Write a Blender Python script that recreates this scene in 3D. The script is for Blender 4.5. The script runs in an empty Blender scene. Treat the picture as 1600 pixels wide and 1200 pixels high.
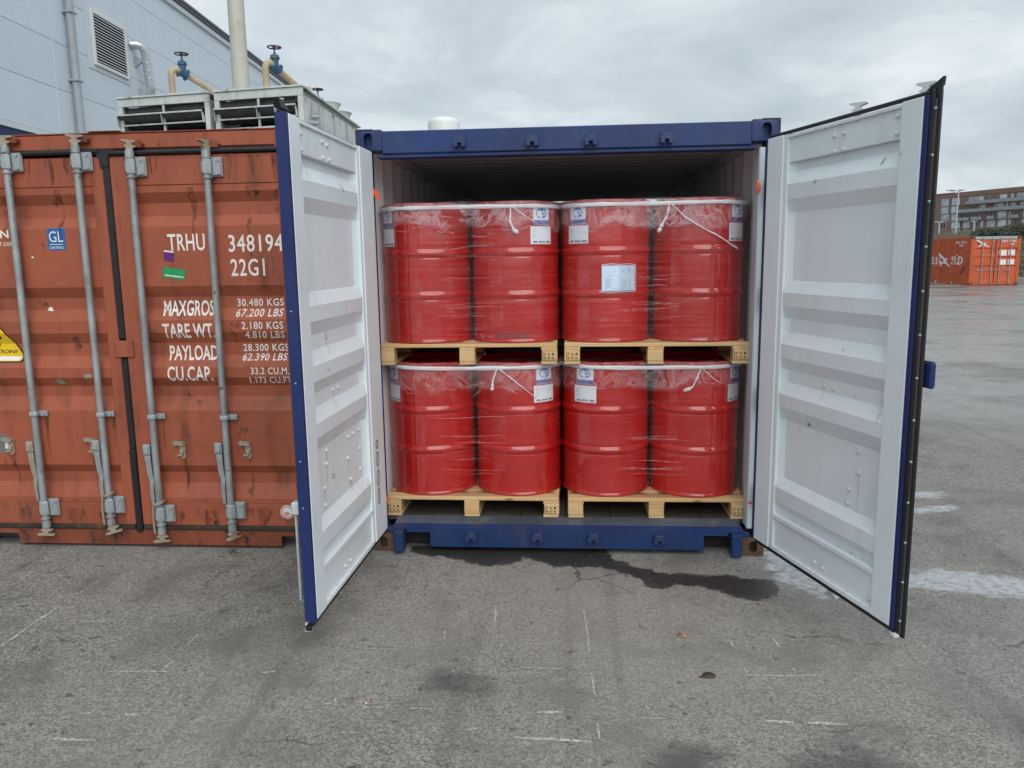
import bpy, bmesh, math, random
import numpy as np
from mathutils import Vector, Matrix, noise

random.seed(7)
R = math.radians
scene = bpy.context.scene
COL = scene.collection

# ------------------------------------------------------------------ camera
cam_d = bpy.data.cameras.new('camera')
cam = bpy.data.objects.new('camera', cam_d)
COL.objects.link(cam)
right = Vector((0.99697, 0.07641, -0.01476))
up = Vector((0.00226, 0.16124, 0.98691))
fwd = Vector((-0.07779, 0.98395, -0.16057))
cam.matrix_world = Matrix(((right.x, up.x, -fwd.x, 0.0486),
                           (right.y, up.y, -fwd.y, -4.6536),
                           (right.z, up.z, -fwd.z, 1.8393),
                           (0, 0, 0, 1)))
cam_d.sensor_width = 36
cam_d.lens = 1212.88 / 1600 * 36
cam_d.clip_start = 0.05
cam_d.clip_end = 3000
scene.camera = cam

# ------------------------------------------------------------------ sky, sun, exposure
SUN_EL, SUN_ROT = R(42), R(160)          # rotation measured clockwise from +Y
world = bpy.data.worlds.new('World')
scene.world = world
world.use_nodes = True
wt = world.node_tree
for n_ in list(wt.nodes):
    wt.nodes.remove(n_)


def wn(t, **k):
    n = wt.nodes.new(t)
    for a, b in k.items():
        setattr(n, a, b)
    return n


w_out = wn('ShaderNodeOutputWorld')
w_bg = wn('ShaderNodeBackground')
w_bg.inputs['Strength'].default_value = 0.066
w_sky = wn('ShaderNodeTexSky', sky_type='NISHITA')
w_sky.sun_disc = False
w_sky.sun_elevation = SUN_EL
w_sky.sun_rotation = SUN_ROT
w_geo = wn('ShaderNodeTexCoord')
w_sep = wn('ShaderNodeSeparateXYZ')
wt.links.new(w_geo.outputs['Generated'], w_sep.inputs[0])


def wmath(op, a, b=None, c=None):
    n = wn('ShaderNodeMath', operation=op)
    for i, v in enumerate((a, b, c)):
        if v is None:
            continue
        if isinstance(v, (int, float)):
            n.inputs[i].default_value = v
        else:
            wt.links.new(v, n.inputs[i])
    return n.outputs[0]


# clouds lie on a flat layer: project the direction onto it
zz = wmath('ADD', wmath('MAXIMUM', w_sep.outputs['Z'], 0.0), 0.22)
w_cmb = wn('ShaderNodeCombineXYZ')
wt.links.new(wmath('DIVIDE', w_sep.outputs['X'], zz), w_cmb.inputs[0])
wt.links.new(wmath('DIVIDE', w_sep.outputs['Y'], zz), w_cmb.inputs[1])
w_n1 = wn('ShaderNodeTexNoise')
w_n1.inputs['Scale'].default_value = 1.5
w_n1.inputs['Detail'].default_value = 7
w_n1.inputs['Roughness'].default_value = 0.56
w_n1.inputs['Distortion'].default_value = 0.35
wt.links.new(w_cmb.outputs[0], w_n1.inputs['Vector'])
w_ramp = wn('ShaderNodeValToRGB')
e = w_ramp.color_ramp.elements
e[0].position = 0.32
e[0].color = (4.6, 5.35, 5.85, 1)
e[1].position = 0.68
e[1].color = (8.1, 8.7, 9.1, 1)
m_ = w_ramp.color_ramp.elements.new(0.5)
m_.color = (5.9, 6.7, 7.2, 1)
wt.links.new(w_n1.outputs['Fac'], w_ramp.inputs['Fac'])
w_mix = wn('ShaderNodeMix', data_type='RGBA')
w_mix.inputs[0].default_value = 0.93
wt.links.new(w_sky.outputs['Color'], w_mix.inputs[6])
wt.links.new(w_ramp.outputs['Color'], w_mix.inputs[7])
wt.links.new(w_mix.outputs[2], w_bg.inputs['Color'])
wt.links.new(w_bg.outputs[0], w_out.inputs[0])

sun_d = bpy.data.lights.new('sun', 'SUN')
sun_d.energy = 1.5
sun_d.angle = R(60)
sun_d.color = (1.0, 0.97, 0.93)
sun = bpy.data.objects.new('sun', sun_d)
COL.objects.link(sun)
sdir = Vector((math.sin(SUN_ROT) * math.cos(SUN_EL), math.cos(SUN_ROT) * math.cos(SUN_EL), math.sin(SUN_EL)))
sun.rotation_euler = (-sdir).to_track_quat('-Z', 'Y').to_euler()
sun.location = (0, 0, 30)

vs = scene.view_settings
vs.view_transform = 'Standard'
vs.look = 'None'
vs.exposure = 0.66
vs.gamma = 1
vs.use_curve_mapping = False
scene.cycles.max_bounces = 12
scene.cycles.diffuse_bounces = 8
scene.cycles.transparent_max_bounces = 16
scene.cycles.use_denoising = True


# ------------------------------------------------------------------ material helpers
class NT:
    def __init__(s, name):
        s.m = bpy.data.materials.new(name)
        s.m.use_nodes = True
        s.t = s.m.node_tree
        s.b = s.t.nodes['Principled BSDF']
        s.out = s.t.nodes['Material Output']

    def n(s, t, ins=None, **k):
        n = s.t.nodes.new(t)
        for a, b in k.items():
            setattr(n, a, b)
        for a, b in (ins or {}).items():
            s.set(n.inputs[a], b)
        return n

    def set(s, sock, v):
        if hasattr(v, 'is_output'):
            s.t.links.new(v, sock)
        else:
            if isinstance(v, (tuple, list)) and len(v) == 3 and sock.type == 'RGBA':
                v = (*v, 1)
            if isinstance(v, (int, float)) and sock.type == 'RGBA':
                v = (v, v, v, 1)
            if isinstance(v, (int, float)) and sock.type == 'VECTOR':
                v = (v, v, v)
            sock.default_value = v

    def math(s, op, a, b=0.0, clamp=False):
        n = s.n('ShaderNodeMath', operation=op, use_clamp=clamp)
        s.set(n.inputs[0], a)
        s.set(n.inputs[1], b)
        return n.outputs[0]

    def mix(s, f, a, b):
        n = s.n('ShaderNodeMix', data_type='RGBA')
        s.set(n.inputs[0], f)
        s.set(n.inputs[6], a)
        s.set(n.inputs[7], b)
        return n.outputs[2]

    def coord(s, scale=(1, 1, 1), kind='Object', loc=(0, 0, 0), rnd=False):
        c = s.n('ShaderNodeTexCoord').outputs[kind]
        if rnd:
            oi = s.n('ShaderNodeObjectInfo').outputs['Random']
            c = s.n('ShaderNodeVectorMath', {0: c, 1: s.n('ShaderNodeCombineXYZ', {0: s.math('MULTIPLY', oi, 37.0), 1: s.math('MULTIPLY', oi, 91.0), 2: s.math('MULTIPLY', oi, 53.0)}).outputs[0]}, operation='ADD').outputs[0]
        mp = s.n('ShaderNodeMapping', {'Vector': c, 'Scale': scale, 'Location': loc})
        return mp.outputs[0]

    def noise(s, vec, scale, detail=5, rough=.55, dist=0.0):
        return s.n('ShaderNodeTexNoise', {'Vector': vec, 'Scale': scale, 'Detail': detail, 'Roughness': rough, 'Distortion': dist}).outputs['Fac']

    def ramp(s, f, lo, hi, a=0.0, b=1.0):
        n = s.n('ShaderNodeMapRange', {'Value': f, 'From Min': lo, 'From Max': hi, 'To Min': a, 'To Max': b}, clamp=True)
        return n.outputs[0]

    def bump(s, h, strength=.3, dist=.01, normal=None):
        n = s.n('ShaderNodeBump', {'Height': h, 'Strength': strength, 'Distance': dist})
        if normal is not None:
            s.set(n.inputs['Normal'], normal)
        return n.outputs[0]


def paint(name, col, rough=.45, var=.12, dirt=(.12, .1, .08), dirt_amt=.25, rust=0.0, rust_col=(.16, .06, .025),
          scuff=0.0, metal=0.0, bump=.08, coat=0.0, rnd=False, scale=1.0):
    N = NT(name)
    c = N.coord(rnd=rnd)
    n1 = N.noise(c, 1.7 * scale, 6)
    n2 = N.noise(c, 22 * scale, 4)
    v = N.math('ADD', N.ramp(n1, .3, .7, 1 - var, 1 + var), N.math('MULTIPLY', N.math('SUBTRACT', n2, .5), var * .7))
    base = N.n('ShaderNodeVectorMath', {0: N.n('ShaderNodeRGB').outputs[0], 'Scale': v}, operation='SCALE')
    base.inputs[0].links[0].from_node.outputs[0].default_value = (*col, 1)
    colr = base.outputs[0]
    rr = N.math('ADD', rough, N.math('MULTIPLY', N.math('SUBTRACT', n1, .5), .25))
    if dirt_amt:
        st = N.noise(N.coord((9 * scale, 9 * scale, .8 * scale), rnd=rnd), 1, 6, .6)
        big = N.noise(N.coord(rnd=rnd, loc=(3, 1, 7)), 2.3 * scale, 6, .65)
        d = N.math('MULTIPLY', N.ramp(st, .48, .8), N.ramp(big, .4, .7))
        d = N.math('ADD', N.math('MULTIPLY', d, dirt_amt * 2.0), N.math('MULTIPLY', N.ramp(big, .5, .8), dirt_amt * .5), clamp=True)
        colr = N.mix(d, colr, dirt)
    if scuff:
        sc = N.noise(N.coord((2.2, 2.2, 5), loc=(11, 3, 2), rnd=rnd), 3 * scale, 10, .72, .4)
        m = N.ramp(sc, .64, .70, 0, scuff)
        colr = N.mix(m, colr, tuple(min(1, x * 1.6 + .08) for x in col))
    if rust:
        rn = N.noise(N.coord(loc=(5, 9, 1), rnd=rnd), 5.5 * scale, 10, .68, .3)
        m = N.ramp(rn, .66 - .12 * rust, .72 - .08 * rust)
        colr = N.mix(m, colr, N.mix(N.noise(c, 60, 3), rust_col, tuple(x * .35 for x in rust_col)))
        rr = N.math('MAXIMUM', rr, N.math('MULTIPLY', m, .85))
    N.set(N.b.inputs['Base Color'], colr)
    N.set(N.b.inputs['Roughness'], rr)
    N.b.inputs['Metallic'].default_value = metal
    N.b.inputs['Specular IOR Level'].default_value = .36
    if coat:
        N.b.inputs['Coat Weight'].default_value = coat
        N.b.inputs['Coat Roughness'].default_value = .06
    if bump:
        h = N.math('ADD', N.math('MULTIPLY', N.noise(c, 5, 3), 1.0), N.math('MULTIPLY', N.noise(c, 90, 3), .12))
        N.set(N.b.inputs['Normal'], N.bump(h, bump, .02))
    return N.m


def plain(name, col, rough=.6, var=.08, metal=0.0, rnd=False, scale=40):
    N = NT(name)
    c = N.coord(rnd=rnd)
    v = N.ramp(N.noise(c, scale, 4), .3, .7, 1 - var, 1 + var)
    b = N.n('ShaderNodeVectorMath', {'Scale': v}, operation='SCALE')
    b.inputs[0].default_value = col
    N.set(N.b.inputs['Base Color'], b.outputs[0])
    N.b.inputs['Roughness'].default_value = rough
    N.b.inputs['Metallic'].default_value = metal
    return N.m


# ------------------------------------------------------------------ mesh builder
class MB:
    def __init__(s):
        s.v, s.f = [], []

    def add(s, vs_, fs):
        o = len(s.v)
        s.v += [tuple(x) for x in vs_]
        s.f += [tuple(i + o for i in q) for q in fs]
        return s

    def box(s, x0, x1, y0, y1, z0, z1, b=0.0):
        if x0 > x1: x0, x1 = x1, x0
        if y0 > y1: y0, y1 = y1, y0
        if z0 > z1: z0, z1 = z1, z0
        if b <= 0:
            vs_ = [(x, y, z) for x in (x0, x1) for y in (y0, y1) for z in (z0, z1)]
            return s.add(vs_, [(0, 1, 3, 2), (4, 6, 7, 5), (0, 4, 5, 1), (2, 3, 7, 6), (0, 2, 6, 4), (1, 5, 7, 3)])
        b = min(b, (x1 - x0) * .45, (y1 - y0) * .45, (z1 - z0) * .45)
        idx, vs_ = {}, []
        for i, (sx, x) in enumerate(((-1, x0), (1, x1))):
            for j, (sy, y) in enumerate(((-1, y0), (1, y1))):
                for k, (sz, z) in enumerate(((-1, z0), (1, z1))):
                    for a in range(3):
                        p = [x - sx * b, y - sy * b, z - sz * b]
                        p[a] = (x, y, z)[a]
                        idx[i, j, k, a] = len(vs_)
                        vs_.append(p)
        fs = []
        for a in range(3):
            o1, o2 = [q for q in range(3) if q != a]
            for sgn in (0, 1):
                q = []
                for (m, n) in ((0, 0), (1, 0), (1, 1), (0, 1)):
                    c = [0, 0, 0]
                    c[a], c[o1], c[o2] = sgn, m, n
                    q.append(idx[(*c, a)])
                fs.append(q)
            for m in (0, 1):
                for n in (0, 1):
                    c0, c1 = [0, 0, 0], [0, 0, 0]
                    c0[o1], c0[o2], c1[o1], c1[o2] = m, n, m, n
                    c1[a] = 1
                    fs.append((idx[(*c0, o1)], idx[(*c1, o1)], idx[(*c1, o2)], idx[(*c0, o2)]))
        for i in (0, 1):
            for j in (0, 1):
                for k in (0, 1):
                    fs.append([idx[i, j, k, a] for a in range(3)])
        return s.add(vs_, fs)

    def cyl(s, p0, p1, r0, n=16, r1=None, cap=True):
        p0, p1 = Vector(p0), Vector(p1)
        r1 = r0 if r1 is None else r1
        d = (p1 - p0).normalized()
        a = d.orthogonal().normalized()
        b = d.cross(a)
        vs_ = []
        for p, r in ((p0, r0), (p1, r1)):
            for i in range(n):
                t = 2 * math.pi * i / n
                vs_.append(p + a * (r * math.cos(t)) + b * (r * math.sin(t)))
        fs = [(i, (i + 1) % n, n + (i + 1) % n, n + i) for i in range(n)]
        if cap:
            fs += [tuple(range(n - 1, -1, -1)), tuple(range(n, 2 * n))]
        return s.add(vs_, fs)

    def tube(s, pts, r, n=10, cap=True, rz=None):
        pts = [Vector(p) for p in pts]
        rs = r if isinstance(r, (list, tuple)) else [r] * len(pts)
        vs_, fs = [], []
        a = None
        for i, p in enumerate(pts):
            d = (pts[min(i + 1, len(pts) - 1)] - pts[max(i - 1, 0)]).normalized()
            if a is None:
                a = d.orthogonal().normalized()
            else:
                a = (a - d * a.dot(d)).normalized()
            b = d.cross(a)
            for k in range(n):
                t = 2 * math.pi * k / n
                vs_.append(p + (a * math.cos(t) + b * math.sin(t)) * rs[i])
        for i in range(len(pts) - 1):
            for k in range(n):
                fs.append((i * n + k, i * n + (k + 1) % n, (i + 1) * n + (k + 1) % n, (i + 1) * n + k))
        if cap:
            m = len(pts) - 1
            fs += [tuple(range(n - 1, -1, -1)), tuple(m * n + k for k in range(n))]
        return s.add(vs_, fs)

    def lathe(s, prof, n=48, c=(0, 0, 0)):
        vs_, fs = [], []
        for r, z in prof:
            for k in range(n):
                t = 2 * math.pi * k / n
                vs_.append((c[0] + r * math.cos(t), c[1] + r * math.sin(t), c[2] + z))
        for i in range(len(prof) - 1):
            for k in range(n):
                fs.append((i * n + k, i * n + (k + 1) % n, (i + 1) * n + (k + 1) % n, (i + 1) * n + k))
        return s.add(vs_, fs)

    def prism(s, poly, axis, a0, a1):
        """poly: 2D points; axis 'x','y','z' is the extrusion direction"""
        def P(u, v, a):
            return {'x': (a, u, v), 'y': (u, a, v), 'z': (u, v, a)}[axis]
        n = len(poly)
        vs_ = [P(u, v, a0) for u, v in poly] + [P(u, v, a1) for u, v in poly]
        fs = [tuple(range(n)), tuple(range(2 * n - 1, n - 1, -1))] + [(i, (i + 1) % n, n + (i + 1) % n, n + i) for i in range(n)]
        return s.add(vs_, fs)

    def sweep(s, prof, axis, a0, a1, cuts=None, thick=None):
        """sheet: prof is a list of (u,v); swept along axis from a0 to a1"""
        def P(u, v, a):
            return {'x': (a, u, v), 'y': (u, a, v), 'z': (u, v, a)}[axis]
        n = len(prof)
        return s.add([P(u, v, a0) for u, v in prof] + [P(u, v, a1) for u, v in prof],
                     [(i, i + 1, n + i + 1, n + i) for i in range(n - 1)])

    def xf(s, fn):
        s.v = [tuple(fn(*p)) for p in s.v]
        return s

    def build(s, name, mat, parent=None, off=(0, 0, 0), smooth=35, flip=False, loc=None, rotz=None, recalc=True):
        me = bpy.data.meshes.new(name)
        vs_ = s.v if off == (0, 0, 0) else [(x - off[0], y - off[1], z - off[2]) for x, y, z in s.v]
        me.from_pydata(vs_, [], s.f)
        if recalc:
            bm = bmesh.new()
            bm.from_mesh(me)
            bmesh.ops.recalc_face_normals(bm, faces=bm.faces)
            if flip:
                bmesh.ops.reverse_faces(bm, faces=bm.faces)
            bm.to_mesh(me)
            bm.free()
        if smooth:
            me.shade_smooth()
            me.set_sharp_from_angle(angle=R(smooth))
        me.materials.append(mat)
        return link(name, me, parent, loc, rotz)


def link(name, me, parent=None, loc=None, rotz=None):
    o = bpy.data.objects.new(name, me)
    COL.objects.link(o)
    if parent is not None:
        o.parent = parent
    if loc is not None:
        o.location = loc
    if rotz is not None:
        o.rotation_euler = (0, 0, rotz)
    return o


def tag(o, label=None, cat=None, group=None, kind=None):
    if label: o['label'] = label
    if cat: o['category'] = cat
    if group: o['group'] = group
    if kind: o['kind'] = kind
    return o


def thing(name, label, cat, loc=(0, 0, 0), rotz=0.0, group=None):
    o = bpy.data.objects.new(name, None)
    o.empty_display_size = .2
    COL.objects.link(o)
    o.location = loc
    o.rotation_euler = (0, 0, rotz)
    return tag(o, label, cat, group)


def copy_tree(o, parent=None):
    c = o.copy()
    COL.objects.link(c)
    if parent is not None:
        c.parent = parent
    for ch in list(o.children):
        copy_tree(ch, c)
    return c


# ---- lettering: built-in font turned into mesh, fitted to a rectangle, mapped on a surface
def glyphs(body, bold=0.0, shear=0.0, space=1.0):
    cu = bpy.data.curves.new('lettering', 'FONT')
    cu.body = body
    cu.size = 1
    cu.offset = bold
    cu.shear = shear
    cu.space_character = space
    cu.resolution_u = 3
    ob = bpy.data.objects.new('lettering', cu)
    me = bpy.data.meshes.new_from_object(ob)
    vs_ = [(v.co.x, v.co.y) for v in me.vertices]
    fs = [tuple(p.vertices) for p in me.polygons]
    bpy.data.objects.remove(ob)
    bpy.data.curves.remove(cu)
    bpy.data.meshes.remove(me)
    return vs_, fs


def flat_mesh(vs_, fs, mapper, zcuts=()):
    """vs_: 2D (x,z); cut at zcuts; map to 3D"""
    bm = bmesh.new()
    bv = [bm.verts.new((x, z, 0)) for x, z in vs_]
    for q in fs:
        try:
            bm.faces.new([bv[i] for i in q])
        except ValueError:
            pass
    for z in zcuts:
        bmesh.ops.bisect_plane(bm, geom=bm.verts[:] + bm.edges[:] + bm.faces[:], plane_co=(0, z, 0), plane_no=(0, 1, 0))
    me = bpy.data.meshes.new('lettering')
    for v in bm.verts:
        v.co = mapper(v.co.x, v.co.y)
    bmesh.ops.recalc_face_normals(bm, faces=bm.faces)
    bm.to_mesh(me)
    bm.free()
    return me


def lettering(body, x0, x1, z0, z1, mat, parent, mapper, bold=.0, shear=0.0, space=1.0, zcuts=(), name='lettering'):
    vs_, fs = glyphs(body, bold, shear, space)
    xs = [p[0] for p in vs_]
    ys = [p[1] for p in vs_]
    ax, bx, ay, by = min(xs), max(xs), min(ys), max(ys)
    vs_ = [(x0 + (x - ax) / (bx - ax) * (x1 - x0), z0 + (y - ay) / (by - ay) * (z1 - z0)) for x, y in vs_]
    me = flat_mesh(vs_, fs, mapper, zcuts)
    me.materials.append(mat)
    return link(name, me, parent)


def decal(poly, mat, parent, mapper, name, zcuts=(), nseg=1):
    """flat print: polygon (2D) mapped to a surface"""
    me = flat_mesh(poly, [tuple(range(len(poly)))], mapper, zcuts)
    me.materials.append(mat)
    return link(name, me, parent)


def rect(x0, x1, z0, z1, nx=1):
    xs = [x0 + (x1 - x0) * i / nx for i in range(nx + 1)]
    return [(x, z0) for x in xs] + [(x, z1) for x in reversed(xs)]


def strip_patch(x0, x1, z0, z1, mapper, mat, parent, name, nx=8, nz=1):
    vs_, fs = [], []
    for j in range(nz + 1):
        for i in range(nx + 1):
            vs_.append((x0 + (x1 - x0) * i / nx, z0 + (z1 - z0) * j / nz))
    for j in range(nz):
        for i in range(nx):
            a = j * (nx + 1) + i
            fs.append((a, a + 1, a + nx + 2, a + nx + 1))
    me = flat_mesh(vs_, fs, mapper)
    me.materials.append(mat)
    return link(name, me, parent)


def oval(cx, cz, rx, rz, n=28):
    return [(cx + rx * math.cos(2 * math.pi * i / n), cz + rz * math.sin(2 * math.pi * i / n)) for i in range(n)]


# ------------------------------------------------------------------ materials
MAT = {}
MAT['navy'] = paint('navy_paint', (.014, .036, .128), .5, .22, (.10, .09, .08), .22, rust=.2, scuff=.4, bump=.1)
MAT['navy_low'] = paint('navy_paint_worn', (.008, .030, .115), .52, .25, (.05, .05, .055), .45, rust=.4, rust_col=(.10, .05, .03), scuff=.45, bump=.14)
MAT['navy_door'] = paint('navy_edge_paint', (.012, .026, .115), .5, .12, (.05, .05, .06), .15, bump=.06)
MAT['white'] = paint('white_door_paint', (.735, .815, .85), .36, .035, (.40, .37, .30), .17, rust=.015, rust_col=(.3, .2, .12), scuff=0.0, bump=.06)
MAT['inside'] = paint('interior_paint', (.82, .83, .84), .5, .05, (.35, .33, .30), .15, bump=.06)
MAT['ceiling'] = paint('ceiling_paint', (.84, .90, .92), .5, .04, (.4, .4, .4), .1, bump=.05)
MAT['jamb'] = paint('jamb_paint', (.46, .52, .55), .5, .06, (.25, .24, .22), .3, bump=.06)
MAT['brick'] = paint('brick_red_paint', (.33, .088, .045), .5, .13, (.11, .036, .022), .75, rust=.22, rust_col=(.09, .04, .02), scuff=.3, bump=.12)
MAT['brick_low'] = paint('brick_red_paint_rusty', (.21, .055, .028), .65, .35, (.045, .032, .022), 1.0, rust=1.1, rust_col=(.045, .026, .016), scuff=.25, bump=.3, scale=1.6)
MAT['brick_mid'] = paint('brick_red_paint_grimy', (.31, .082, .042), .55, .2, (.07, .04, .025), .8, rust=.5, rust_col=(.06, .032, .018), scuff=.2, bump=.2, scale=1.4)
MAT['orange'] = paint('orange_paint', (.52, .10, .035), .6, .16, (.2, .07, .04), .5, rust=.35, scuff=.3, bump=.1)
MAT['rubber'] = plain('black_rubber', (.012, .012, .014), .45, .3, scale=14)
MAT['rubber_worn'] = paint('worn_rubber', (.026, .025, .024), .65, .3, (.10, .065, .022), 1.0, bump=.2)
MAT['galv'] = paint('galvanised_steel', (.33, .365, .38), .48, .25, (.16, .14, .11), .7, rust=.38, rust_col=(.17, .10, .06), metal=.35, bump=.08, scale=3)
MAT['galv_old'] = paint('weathered_steel', (.33, .29, .23), .6, .25, (.2, .15, .1), .5, rust=.3, metal=.2, bump=.12, scale=4)
MAT['galv_pale'] = paint('pale_galvanised', (.52, .56, .56), .45, .12, (.3, .28, .24), .2, metal=.2, bump=.08, scale=3)
MAT['dark_steel'] = paint('dark_steel', (.07, .07, .075), .55, .2, bump=.1)
MAT['rust'] = paint('rusty_casting', (.13, .07, .045), .8, .4, (.06, .04, .03), .5, rust=.9, bump=.4, scale=4)
MAT['bolt'] = plain('bolt_white', (.62, .63, .58), .4, .1)
MAT['white_print'] = paint('white_print', (.76, .73, .69), .55, .08, (.40, .14, .08), .30, scuff=0, bump=0, scale=3)
MAT['sign_blue'] = plain('sign_blue', (.006, .12, .36), .4, .1)
MAT['sign_yellow'] = plain('sign_yellow', (.80, .52, .01), .45, .08)
MAT['sign_white'] = plain('sign_white', (.72, .72, .70), .5, .06)
MAT['sign_black'] = plain('sign_black', (.015, .015, .015), .5, .1)
MAT['sign_purple'] = plain('sign_purple', (.10, .012, .17), .5, .2)
MAT['sign_green'] = plain('sign_green', (.01, .28, .09), .5, .2)
MAT['sign_grey'] = paint('grey_plate', (.16, .15, .14), .5, .2, bump=.05)
MAT['sign_red'] = plain('sign_red', (.35, .015, .03), .5, .1)
MAT['sign_pink'] = plain('sign_pink', (.55, .30, .24), .55, .25, scale=60)
MAT['label_white'] = plain('label_white', (.82, .86, .90), .5, .04)
MAT['label_blue'] = plain('label_blue', (.008, .14, .55), .4, .08)
MAT['label_violet'] = plain('label_violet', (.12, .13, .40), .4, .1)
MAT['ink'] = plain('ink', (.06, .07, .10), .6, .1)
MAT['ink_grey'] = plain('ink_grey', (.36, .42, .52), .6, .1)
MAT['paper'] = plain('paper', (.58, .70, .86), .45, .03)
MAT['orange_strap'] = plain('orange_webbing', (.75, .09, .015), .6, .2, scale=200)
MAT['threshold'] = paint('threshold_worn', (.060, .070, .092), .42, .35, (.13, .13, .125), .9, rust=.15, scuff=.9, bump=.2, scale=1.5)
MAT['floor_wood'] = paint('container_floor', (.055, .046, .037), .7, .3, (.04, .04, .04), .5, bump=.3, scale=2)
MAT['sill_worn'] = paint('sill_worn_steel', (.045, .048, .055), .5, .35, (.03, .035, .06), .7, rust=.25, scuff=.8, metal=.2, bump=.2, scale=2)
MAT['tan_pipe'] = paint('tan_pipe_paint', (.44, .35, .24), .5, .14, (.22, .15, .09), .5, rust=.2, bump=.1)
MAT['flue'] = paint('flue_paint', (.47, .46, .40), .5, .08, (.25, .22, .17), .4, bump=.05)
MAT['valve'] = paint('valve_blue', (.03, .115, .20), .5, .3, (.17, .15, .12), .6, rust=.4, bump=.15, scale=4)
MAT['wheel'] = paint('valve_wheel', (.04, .025, .045), .5, .3, bump=.1)
MAT['cooler'] = paint('cooler_steel', (.56, .61, .59), .5, .14, (.16, .13, .09), .8, rust=.35, bump=.1)
MAT['cooler_dark'] = plain('cooler_dark_grey', (.10, .10, .105), .6, .25, scale=5)  # dark grey of the hoods, inner roof and tray
MAT['coil'] = paint('rusty_coil', (.035, .016, .016), .8, .4, (.02, .015, .015), .5, bump=.3)
MAT['clad_trim'] = plain('cladding_trim', (.62, .67, .71), .45, .06)
MAT['roof_dark'] = plain('roof_edge', (.09, .10, .12), .5, .1)
MAT['downpipe'] = plain('downpipe_grey', (.33, .37, .40), .45, .08, scale=3)
MAT['duct'] = plain('duct_metal', (.55, .58, .60), .32, .12, metal=.6, scale=12)
MAT['louvre'] = plain('louvre_grey', (.68, .71, .73), .45, .05)
MAT['void'] = plain('dark_void', (.012, .012, .014), .9, .1)
MAT['tank'] = plain('tank_white', (.68, .73, .72), .4, .03, scale=3)
MAT['lamp'] = plain('lamp_post', (.42, .45, .47), .5, .05)
MAT['core'] = plain('joint_backing', (.10, .11, .12), .8, .1)  # dark backing that shows in the panel joints


def cladding():
    N = NT('cladding_panel')
    c = N.coord(rnd=False)
    z = N.n('ShaderNodeSeparateXYZ', {0: c}).outputs['Z']
    w = N.math('SINE', N.math('MULTIPLY', z, 2 * math.pi / .055))
    oi = N.n('ShaderNodeObjectInfo').outputs['Random']
    st = N.noise(N.coord((1.5, 1.5, .25), rnd=True), 1.2, 5, .6)
    v = N.math('ADD', N.math('ADD', .97, N.math('MULTIPLY', oi, .05)), N.math('MULTIPLY', N.math('SUBTRACT', st, .5), .16))
    b = N.n('ShaderNodeVectorMath', {'Scale': v}, operation='SCALE')
    b.inputs[0].default_value = (.60, .69, .77)
    N.set(N.b.inputs['Base Color'], b.outputs[0])
    N.b.inputs['Roughness'].default_value = .42
    N.set(N.b.inputs['Normal'], N.bump(w, .25, .004))
    return N.m


MAT['clad'] = cladding()


def wood():
    N = NT('pallet_wood')
    c = N.coord((1.6, 26, 26), rnd=True)
    g = N.noise(c, 1.0, 6, .6, .8)
    big = N.noise(N.coord(rnd=True), 2.5, 3)
    fine = N.noise(N.coord((4, 160, 160), rnd=True), 1.0, 3)
    oi = N.n('ShaderNodeObjectInfo').outputs['Random']
    k = N.mix(N.ramp(g, .3, .72), (.66, .43, .20), (.45, .26, .095))
    k = N.mix(N.math('MULTIPLY', N.ramp(oi, 0, 1), .45), k, (.72, .53, .30))
    k = N.mix(N.ramp(big, .58, .8, 0, .5), k, (.30, .19, .09))
    k = N.mix(N.ramp(N.noise(N.coord((2, 9, 9), rnd=True, loc=(4, 4, 4)), 1.6, 6, .65), .52, .70, 0, .45), k, (.33, .28, .21))
    knots = N.n('ShaderNodeTexVoronoi', {'Vector': N.coord((3.2, 9, 9), rnd=True), 'Scale': 1.0}).outputs['Distance']
    k = N.mix(N.ramp(knots, .05, .11, .75, 0), k, (.16, .075, .03))
    N.set(N.b.inputs['Base Color'], k)
    N.b.inputs['Roughness'].default_value = .72
    N.set(N.b.inputs['Normal'], N.bump(N.math('ADD', g, N.math('MULTIPLY', fine, .5)), .35, .004))
    return N.m


MAT['wood'] = wood()


def drum_paint():
    N = NT('drum_red')
    c = N.coord(rnd=True)
    n1 = N.noise(c, 3.0, 4)
    oi = N.n('ShaderNodeObjectInfo').outputs['Random']
    k = N.mix(N.ramp(n1, .3, .7), (.56, .010, .005), (.48, .007, .004))
    k = N.mix(N.math('MULTIPLY', oi, .35), k, (.36, .005, .004))
    sc = N.noise(N.coord((3, 3, 1.2), rnd=True), 6, 10, .72, .4)
    k = N.mix(N.ramp(sc, .66, .71, 0, .5), k, (.62, .10, .07))
    N.set(N.b.inputs['Base Color'], k)
    N.set(N.b.inputs['Roughness'], N.ramp(N.noise(c, 9, 4), .3, .7, .04, .11))
    N.b.inputs['Specular IOR Level'].default_value = 1.0
    h = N.noise(N.coord((1, 1, .35), rnd=True), 7, 2)
    N.set(N.b.inputs['Normal'], N.bump(h, .045, .012))
    return N.m


MAT['drum'] = drum_paint()


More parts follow.
